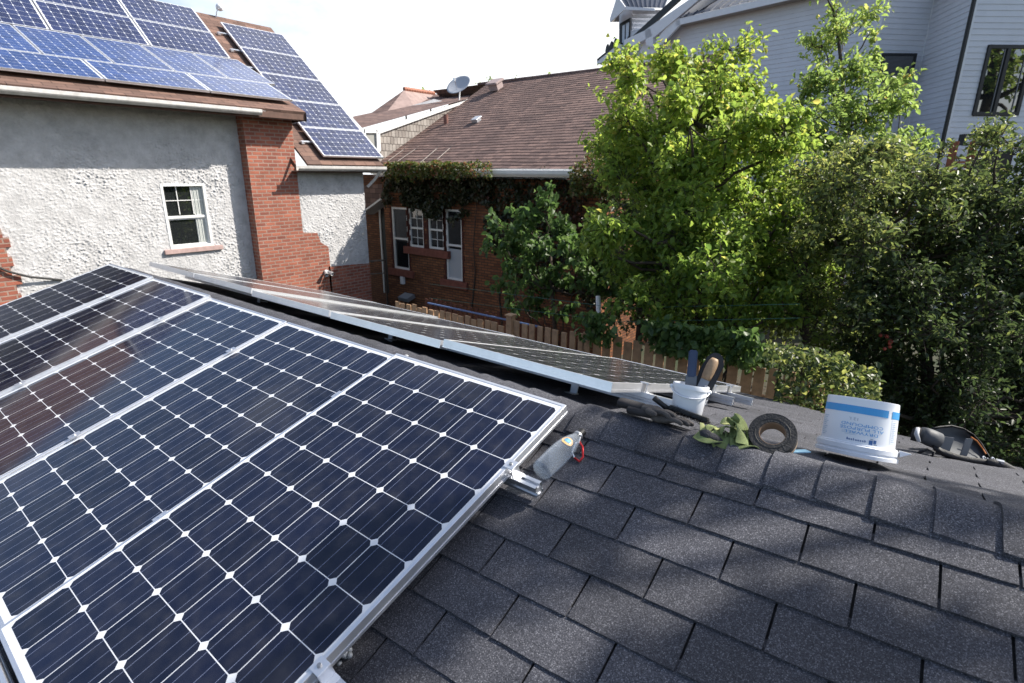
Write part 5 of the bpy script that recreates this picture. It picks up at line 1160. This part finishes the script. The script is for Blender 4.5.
# work gloves ---------------------------------------------------------------
GLOVE = pm('grey_brown_leather', (.075, .066, .062), .8, noise_amt=.35, nscale=40, bump=.5, bscale=90)
def glove(label, wrist, tip, spread, hgt, curl, flip=1):
    wv, tv = crest(*wrist, hgt), crest(*tip, hgt); d = unit(tv - wv); L_ = np.linalg.norm(tv - wv)
    s_ = unit(np.cross(nf, d)) * flip; u_ = np.cross(d, s_) * flip; u_ = u_ if u_ @ nf > 0 else -u_
    V = []; Ed = []; Rd = []
    def v(t, sd, up, r): V.append(wv + d * L_ * t + s_ * sd + u_ * up); Rd.append(r); return len(V) - 1
    k = .85
    p0 = v(.42, 0, .010, (.036, .021)); p1 = v(.22, 0, .008, (.030, .019)); p2 = v(.0, 0, .006, (.028, .020)); Ed += [(p0, p1), (p1, p2)]
    for j, (off_, ln, r) in enumerate(((-.032, .92, .0098), (-.011, 1.02, .0105), (.011, .98, .0105), (.031, .86, .0095))):
        a = v(.52, off_ * .9, .010, r * 1.15); b = v(.52 + (ln - .52) * .45, off_ * 1.15, .014 + curl * .3, r); c = v(.52 + (ln - .52) * .8, off_ * 1.25, .010 - curl * .1, r * .95); e = v(ln, off_ * 1.3, .004 - curl, r * .8); Ed += [(p0, a), (a, b), (b, c), (c, e)]
    a = v(.34, -.036, .006, .013); b = v(.50, -.060, .006, .0125); c = v(.62, -.068, .002, .010); Ed += [(p1, a), (a, b), (b, c)]
    me = skin(V, Ed, Rd, 2, 'leather'); r = root('work_glove', wv, label, 'glove', 'grey work gloves on the ridge'); me.transform(WORLD0[r.name].inverted()); me.materials.clear(); me.materials.append(GLOVE); put('hand', me, r)
    m = MB(); rad_ = [(.033, -.085), (.036, -.08), (.034, -.04), (.030, .012), (.026, .012), (.030, -.04), (.031, -.08)]
    m.lathe([(x_, y_) for x_, y_ in rad_], (0, 0, 0), (0, 0, 1), n=24, closed=True)
    m.v = [tuple(wv + d * z_ + s_ * x_ + u_ * (y_ * .55 + .012)) for x_, y_, z_ in m.v]; part('cuff', m, pm('dark_knit_cuff', (.035, .032, .034), .9, noise_amt=.3), r, smooth=True)
glove('grey work glove lying on top with its dark cuff raised to the left', (640, 410), (677, 419), 1, .03, .004)
glove('flattened grey work glove under the other one, fingers towards the green strap', (650, 417), (692, 427), 1, .02, .0, -1)
# bench brush ---------------------------------------------------------------
a, b, c = crest(654, 400, .1), crest(669, 410, .09), crest(708, 424, .08)
a = at(653.5, 397.5, float((W @ (b - CAM))[2]) + .02)
br_ = root('bench_brush', b, 'black bench brush with its handle sticking up beside the pail', 'brush'); m = MB(); m.tube([a + (b - a) * f for f in (0, .05, .3, .6, 1)], [.008, .0115, .0105, .010, .012], 12); part('handle', m, BLACK, br_, smooth=True)
m = MB(); d = unit(c - b); s_ = unit(np.cross(nf, d)); L_ = np.linalg.norm(c - b); m.box((b + c) / 2 + nf * .012, (L_, .03, .018), (d, s_, nf)); part('block', m, BLACK, br_, bevel=.004)
m = MB()
for i in range(520):
    p = b + d * L_ * random.random() + s_ * random.uniform(-.014, .014) + nf * .006; q = p + s_ * random.gauss(0, .018) + d * random.gauss(0, .010) - nf * .012 + nf * abs(random.gauss(0, .010)); m.tube([p, q], [.0013, .0009], 3, cap=False)
part('bristles', m, pm('black_bristles', (.010, .010, .012), .7), br_)
# folded green strap ----------------------------------------------------------
GREEN = pm('olive_webbing', (.16, .20, .075), .8, noise_amt=.25, nscale=60, bump=.3, bscale=300)
GREENL = pm('pale_webbing', (.36, .38, .16), .8, noise_amt=.2, nscale=60)
so_ = crest(727, 442, .03); stp = root('strap', so_, 'crumpled olive green webbing strap in loops on the ridge', 'strap')
zs = float((W @ (so_ - CAM))[2]) - .05
def ribbon(name, pts, wdt, mat, tw=0):
    P = [at(x, y, zs + dz) for x, y, dz in pts]; fine = []
    for i in range(len(P) - 1):
        p0_, p1_, p2_, p3_ = P[max(i - 1, 0)], P[i], P[i + 1], P[min(i + 2, len(P) - 1)]
        for t_ in np.linspace(0, 1, 8, endpoint=False): fine.append(.5 * ((2 * p1_) + (p2_ - p0_) * t_ + (2 * p0_ - 5 * p1_ + 4 * p2_ - p3_) * t_ ** 2 + (3 * p1_ - p0_ - 3 * p2_ + p3_) * t_ ** 3))
    fine.append(P[-1]); m = MB(); n_ = len(fine); vs = []
    for i, p in enumerate(fine):
        d = unit(fine[min(i + 1, n_ - 1)] - fine[max(i - 1, 0)]); wdt = wdt; wv = unit(yf * .8 + nf * (.35 + .5 * math.sin(i * .21 + tw)) + xs * .25 * math.cos(i * .17 + tw)); wv = unit(wv - d * (wv @ d)); nn = np.cross(d, wv)
        for a_, b_ in ((-.5, -.5), (.5, -.5), (.5, .5), (-.5, .5)): vs.append(p + wv * wdt * 1.3 * a_ + nn * .0032 * b_)
    fs = [(i * 4 + k, i * 4 + (k + 1) % 4, i * 4 + 4 + (k + 1) % 4, i * 4 + 4 + k) for i in range(n_ - 1) for k in range(4)] + [(0, 1, 2, 3), tuple(range(n_ * 4 - 4, n_ * 4))[::-1]]
    m.add(vs, fs); return part(name, m, mat, stp)
ribbon('webbing', [(719, 440, .02), (727, 444, 0), (740, 445, -.01), (752, 446, -.01), (761, 447, -.01)], .040, GREEN, 0)
ribbon('webbing', [(742, 444, -.02), (741, 434, 0), (736, 424, .02), (733, 420, .03), (738, 421, .05), (745, 430, .05), (746, 438, .03), (740, 446, .0), (730, 444, -.01)], .035, GREEN, 1.0)
ribbon('webbing', [(718, 436, .04), (722, 428, .05), (730, 427, .04), (736, 432, .03), (740, 440, .02)], .045, GREEN, 2.0)
ribbon('webbing', [(696, 434, .02), (704, 438, .0), (714, 441, -.01), (722, 442, -.01)], .030, GREEN, .4)
ribbon('webbing', [(712, 443, .0), (722, 437, .03), (734, 433, .05), (746, 438, .03), (752, 444, .0)], .05, GREEN, .9)
ribbon('webbing', [(708, 434, .03), (718, 430, .06), (728, 433, .05), (733, 441, .02)], .045, GREEN, 1.6)
ribbon('webbing', [(700, 427, .05), (706, 428, .05), (712, 427, .06), (718, 430, .05)], .028, GREENL, 1.2)
ribbon('webbing', [(722, 424, .08), (728, 421, .08), (733, 426, .07)], .026, GREENL, .3)
m = MB(); P = [at(700 + i * 3.1, 433 + 1.3 * i - .6 * math.sin(i), zs + .015) for i in range(8)]; m.tube(P, [.010, .017, .020, .018, .02, .019, .015, .008], 10); part('pad', m, pm('dark_crinkled_fabric', (.03, .03, .036), .8, noise_amt=.4, nscale=50, bump=.8, bscale=90), stp, smooth=True)
# roll of flashing tape -------------------------------------------------------
tcn = at(774, 434.5, 1.0); zt = apex_z(775) + .045; tcn = at(772.5, 433, zt)
fa_ = camdir(-.36, -.56, -.74); Rr = 22.5 / F_PX * zt; wd = .05
ro = root('tape_roll', tcn, 'roll of black flashing tape with kraft core and a loose blue tail', 'tape roll')
m = MB(); m.lathe([(Rr * .56, 0), (Rr * .98, 0), (Rr, -.003), (Rr, -wd * .62), (Rr * .56, -wd * .62)], tcn, fa_, n=56, closed=True); o_ = part('roll', m, pm('black_bitumen', (.022, .022, .024), .75, noise_amt=.4, nscale=70, bump=.4, bscale=150), ro); autosmooth(o_.data, 40)
m = MB(); m.lathe([(Rr * .57, -wd * .62), (Rr * 1.004, -wd * .62), (Rr * 1.004, -wd), (Rr * .57, -wd)], tcn, fa_, n=56, closed=True); o_ = part('release_liner', m, pm('kraft_paper', (.36, .27, .19), .7, noise_amt=.15), ro); autosmooth(o_.data, 40)
m = MB(); m.lathe([(Rr * .52, -.004), (Rr * .565, -.004), (Rr * .565, -wd - .001), (Rr * .52, -wd - .001)], tcn, fa_, n=48, closed=True); o_ = part('core', m, pm('cardboard_core', (.26, .17, .11), .8, noise_amt=.15), ro); autosmooth(o_.data, 40)
m = MB(); m.lathe([(Rr * .70, .0006), (Rr * .715, .0012), (Rr * .73, .0006)], tcn, fa_, n=48); part('winding_line', m, pm('dark_line', (.008, .008, .008), .6), ro)
m = MB(); a, b = crest(780, 452, .07), crest(808, 451, .12); m.box((a + b) / 2, (np.linalg.norm(b - a), .035, .004), (b - a, np.cross(nf, b - a), nf)); part('tail', m, pm('pale_blue_liner', (.28, .50, .66), .5), ro)
# open tool bag ----------------------------------------------------------------
q = ridge_pt(962, 460); zb_ = float((W @ (q - CAM))[2]); tb = root('tool_bag', q, 'open black tool bag with grey lining on the right edge of the roof', 'bag')
BAGF = pm('black_nylon', (.014, .014, .017), .6, noise_amt=.3, nscale=60, bump=.4, bscale=200); LIN = pm('grey_lining', (.07, .076, .086), .7, noise_amt=.15, nscale=30)
bp_ = lambda x, y, dz=0: at(x, y, zb_ + dz)
def sheet(mb, rows_):
    o_ = len(mb.v); n_ = len(rows_[0])
    for r_ in rows_: mb.v += [tuple(p) for p in r_]
    for i in range(len(rows_) - 1):
        for j_ in range(n_ - 1): mb.f.append((o_ + i * n_ + j_, o_ + i * n_ + j_ + 1, o_ + (i + 1) * n_ + j_ + 1, o_ + (i + 1) * n_ + j_))
m = MB()                                             # back shell, arched over
arch = [(930, 428, .10), (940, 426, .13), (952, 425, .15), (964, 428, .16), (974, 434, .16), (982, 443, .14), (988, 453, .10), (992, 460, .05)]
low_ = [(934, 447, .02), (942, 452, .01), (952, 456, .0), (962, 459, 0), (972, 461, 0), (980, 462, 0), (988, 463, 0), (994, 464, 0)]
bkp = [(a[0] + 2, a[1] + 8, a[2] + .16) for a in arch]
sheet(m, [[bp_(*p) for p in arch], [bp_(p[0] + 1, p[1] + 2, p[2] + .09) for p in arch], [bp_(*p) for p in bkp], [bp_(p[0] + 3, p[1] + 3, .16) for p in low_]])
o_ = part('shell', m, BAGF, tb, smooth=True); md = o_.modifiers.new('solid', 'SOLIDIFY'); md.thickness = .006
m = MB(); sheet(m, [[bp_(p[0] + (1 if i < 4 else -2), p[1] + 2.2, p[2] + .004) for i, p in enumerate(arch)], [bp_(p[0] + 1, p[1] + 10 - i * .6, p[2] + .05) for i, p in enumerate(arch)], [bp_(p[0], p[1] - 2, .09) for p in low_]]); part('lining', m, LIN, tb, smooth=True)
m = MB(); sheet(m, [[bp_(p[0], p[1] - 3.5, p[2] - .01) for p in low_], [bp_(p[0], p[1] + 1, -.01) for p in low_], [bp_(p[0], p[1] + 4, .01) for p in low_]]); o_ = part('front_flap', m, BAGF, tb, smooth=True); md = o_.modifiers.new('solid', 'SOLIDIFY'); md.thickness = .012
m = MB(); m.box(bp_(966, 448, .06), (.035, .10, .006), (camdir(1, .12, .1), camdir(-.1, 1, .3), camdir(0, 0, 1))); m.box(bp_(945, 444, .05), (.07, .075, .006), (camdir(1, .12, .1), camdir(-.1, 1, .3), camdir(0, 0, 1))); part('divider', m, pm('pale_divider', (.17, .18, .195), .6), tb)
m = MB(); a, b = bp_(921, 434, .04), bp_(938, 441, .03); m.tube([a, a + (b - a) * .25, a + (b - a) * .5, b], [.036, .040, .042, .041], 20); part('rolled_pocket', m, pm('charcoal_roll', (.07, .075, .085), .6, noise_amt=.2), tb, smooth=True)
m = MB(); m.tube([bp_(918, 428, .0), bp_(916.5, 434, -.01), bp_(919, 442, -.02)], [.008, .010, .008], 8); part('pale_strap', m, pm('pale_webbing_grey', (.45, .46, .48), .7), tb, smooth=True)
m = MB(); m.tube([bp_(912, 437, .05), bp_(917, 430, .03), bp_(914, 441, .03)], [.012, .022, .016], 8); part('side_pocket', m, BAGF, tb, smooth=True)
m = MB(); m.tube([bp_(971, 437, .12), bp_(977, 441, .12), bp_(983, 449, .11), bp_(986, 454, .09)], .004, 6); part('orange_piping', m, pm('orange_cord', (.45, .14, .03), .6), tb)
m = MB(); m.tube([bp_(918, 453, .0), bp_(927, 449, -.01), bp_(934, 452, -.02), bp_(932, 458, -.02), bp_(942, 459, -.02), bp_(930, 456, 0)], .007, 7); part('strap', m, BAGF, tb, smooth=True); m = MB(); m.tube([bp_(985, 462, 0), bp_(1000, 464, 0), bp_(1012, 470, .02), bp_(1030, 482, .05)], [.02, .022, .018, .014], 8); part('strap', m, BAGF, tb, smooth=True)
m = MB()
for x, y in ((984, 458), (988, 460), (993, 459)): m.lathe([(.006, -.002), (.010, -.002), (.010, .002), (.006, .002)], bp_(x, y, .0), camdir(.3, -.4, -.8), n=14, closed=True)
m.box(bp_(1000, 461.5, -.01), (.03, .02, .012), (X_, Y_, Z_)); part('buckles', m, pm('buckle_metal', (.55, .57, .62), .3, .8), tb)
def clear_plastic():
    m = bpy.data.materials.new('clear_plastic'); m.use_nodes = True; t = m.node_tree; b = t.nodes['Principled BSDF']; out = t.nodes['Material Output']
    b.inputs['Base Color'].default_value = (.50, .54, .60, 1); b.inputs['Roughness'].default_value = .06; b.inputs['Specular IOR Level'].default_value = .7
    tr = N(t, 'ShaderNodeBsdfTransparent'); tr.inputs[0].default_value = (.90, .93, .96, 1); lw_ = N(t, 'ShaderNodeLayerWeight'); lw_.inputs[0].default_value = .35
    ms_ = N(t, 'ShaderNodeMixShader'); t.links.new(mth(t, 'ADD', mth(t, 'MULTIPLY', lw_.outputs['Facing'], .42), .05), ms_.inputs[0]); t.links.new(tr.outputs[0], ms_.inputs[1]); t.links.new(b.outputs[0], ms_.inputs[2]); t.links.new(ms_.outputs[0], out.inputs[0]); return m
CLEARP = clear_plastic()
# clear bottle beside the rail ---------------------------------------------------
bh_ = lambda x, y, h: onp(x, y, n0, P0 + n0 * h)
a, b = bh_(540, 472, .045), bh_(583, 431, .040); d = unit(b - a); L_ = np.linalg.norm(b - a)
bt_ = root('bottle', a, 'clear drinking bottle lying on the shingles with black cap', 'bottle')
prof = [(0, 0), (.028, 0), (.034, .006), (.036, .02), (.0375, .09), (.037, .14), (.033, .18), (.026, .21), (.019, .232), (.0165, .245), (.0165, .256), (.0135, .256), (.0135, .245), (.0165, .230), (.0235, .208), (.0305, .18), (.0345, .14), (.0350, .09), (.0335, .02), (.031, .009), (0, .004)]
kx = L_ / .285
m = MB(); m.lathe([(r_ * kx * 1.22, h_ * kx) for r_, h_ in prof], a, d, n=40); o_ = part('body', m, CLEARP, bt_, smooth=True)
m = MB(); m.lathe([(0, .284), (.017, .284), (.019, .281), (.019, .258), (.0, .258)], a, d, n=28); m.v = [tuple(a + (np.array(v) - a) * 1) for v in m.v]; 
m = MB(); m.lathe([(0, .284 * kx), (.017 * kx, .284 * kx), (.019 * kx, .281 * kx), (.019 * kx, .257 * kx), (0, .257 * kx)], a, d, n=28); part('cap', m, BLACK, bt_, bevel=.001)
m = MB(); m.lathe([(.019 * kx, .246 * kx), (.0215 * kx, .248 * kx), (.0215 * kx, .256 * kx), (.019 * kx, .256 * kx)], a, d, n=28, closed=True); part('neck_ring', m, STEEL, bt_)
vw = unit((CAM - a) - d * ((CAM - a) @ d)); sd_ = np.cross(d, vw)
def bsurf(hh, ang): rr_ = np.interp(hh, [.0, .09, .14, .18, .21], [.036, .0375, .037, .033, .026]) * kx * 1.22 + .0006; return a + d * hh * kx + (vw * math.cos(ang) + sd_ * math.sin(ang)) * rr_
def disc(rad_, h0, a0, e=0):
    m = MB(); C0 = bsurf(h0, a0); rim = [bsurf(h0 + rad_ * math.cos(t_), a0 + rad_ / .034 * math.sin(t_)) + vw * e for t_ in np.linspace(0, 2 * math.pi, 25)[:-1]]; m.add([C0 + vw * e] + rim, [(0, 1 + i, 1 + (i + 1) % 24) for i in range(24)]); return m
s1_ = -.35
part('sticker', disc(.021, .170, s1_), pm('orange_sticker', (.62, .36, .14), .5, noise_amt=.3, nscale=90), bt_); part('sticker_centre', disc(.012, .172, s1_, .0006), pm('blue_sticker', (.12, .35, .55), .5, noise_amt=.5, nscale=90), bt_)
hk = root('carabiner', bh_(578, 450, .01), 'red carabiner clipped to the neck of the clear bottle', 'carabiner')
rp_ = [bh_(579, 441, .035), bh_(582.5, 447, .028), bh_(583, 457, .016), bh_(579.5, 461.5, .010), bh_(574.5, 458, .012)]
m = MB(); m.tube(rp_, .0042, 8); part('body', m, pm('red_anodised', (.55, .03, .035), .3, .5), hk, smooth=True)
m = MB(); m.tube([rp_[-1], bh_(572, 452, .02), bh_(575.5, 444, .033), rp_[0]], .0034, 8); part('gate', m, pm('bright_steel', (.75, .75, .76), .25, .9), hk, smooth=True)
m = MB(); m.tube([bh_(581, 434, .04), bh_(580, 438, .045), bh_(578.5, 443, .036)], .003, 6); part('cord', m, pm('white_cord', (.6, .6, .6), .7), hk)
# a few scraps on the roof
m = MB()
for k in range(6): m.sphere(near(.62 + random.uniform(-.015, .015), -1.03 + random.uniform(-.015, .015), .012), .012, 4, (1, .8, .5))
q = onp(346, 653, n0, P0 + n0 * .012); mm = MB()
for k in range(7): mm.sphere(q + rng.normal(size=3) * .008, .009, 4)
tag(part('sealant_blob', mm, pm('clear_grey_sealant', (.28, .30, .33), .3), smooth=True), 'grey blob of sealant on the shingles by the lower clamp', 'sealant')
q = ony(0, 0, 1); q = at(423, 351, float((W @ (near(-.25, YA) - CAM))[2])); q = near((q - P0) @ xs, YA - .02, .02); mm = MB()
for k in range(6): mm.sphere(q + rng.normal(size=3) * [.02, .012, .004], .011, 4, (1.3, .8, .6))
tag(part('sealant_blob', mm, pm('pale_sealant', (.5, .5, .5), .5), smooth=True), 'pale dab of sealant on the ridge between the two arrays', 'sealant')
# big tree off to the right of the camera, the one mirrored in the window of the white house
cl = []
for _ in range(26):
    a = random.uniform(0, 6.28); cl.append((np.array([21 + 2.6 * math.cos(a) * random.random(), 13.5 + 2.6 * math.sin(a) * random.random(), random.uniform(7, 15.5)]), .9, 60))
tree('mirrored_tree', 'tall tree out of frame, mirrored in the window of the white house', 'tree', (21, 13.5, 0), [(21, 13.5, 4), (21, 13.6, 8), (20.8, 13.4, 12), (21, 13.5, 15)], cl, L_MID, .35, .3, .03, .4)
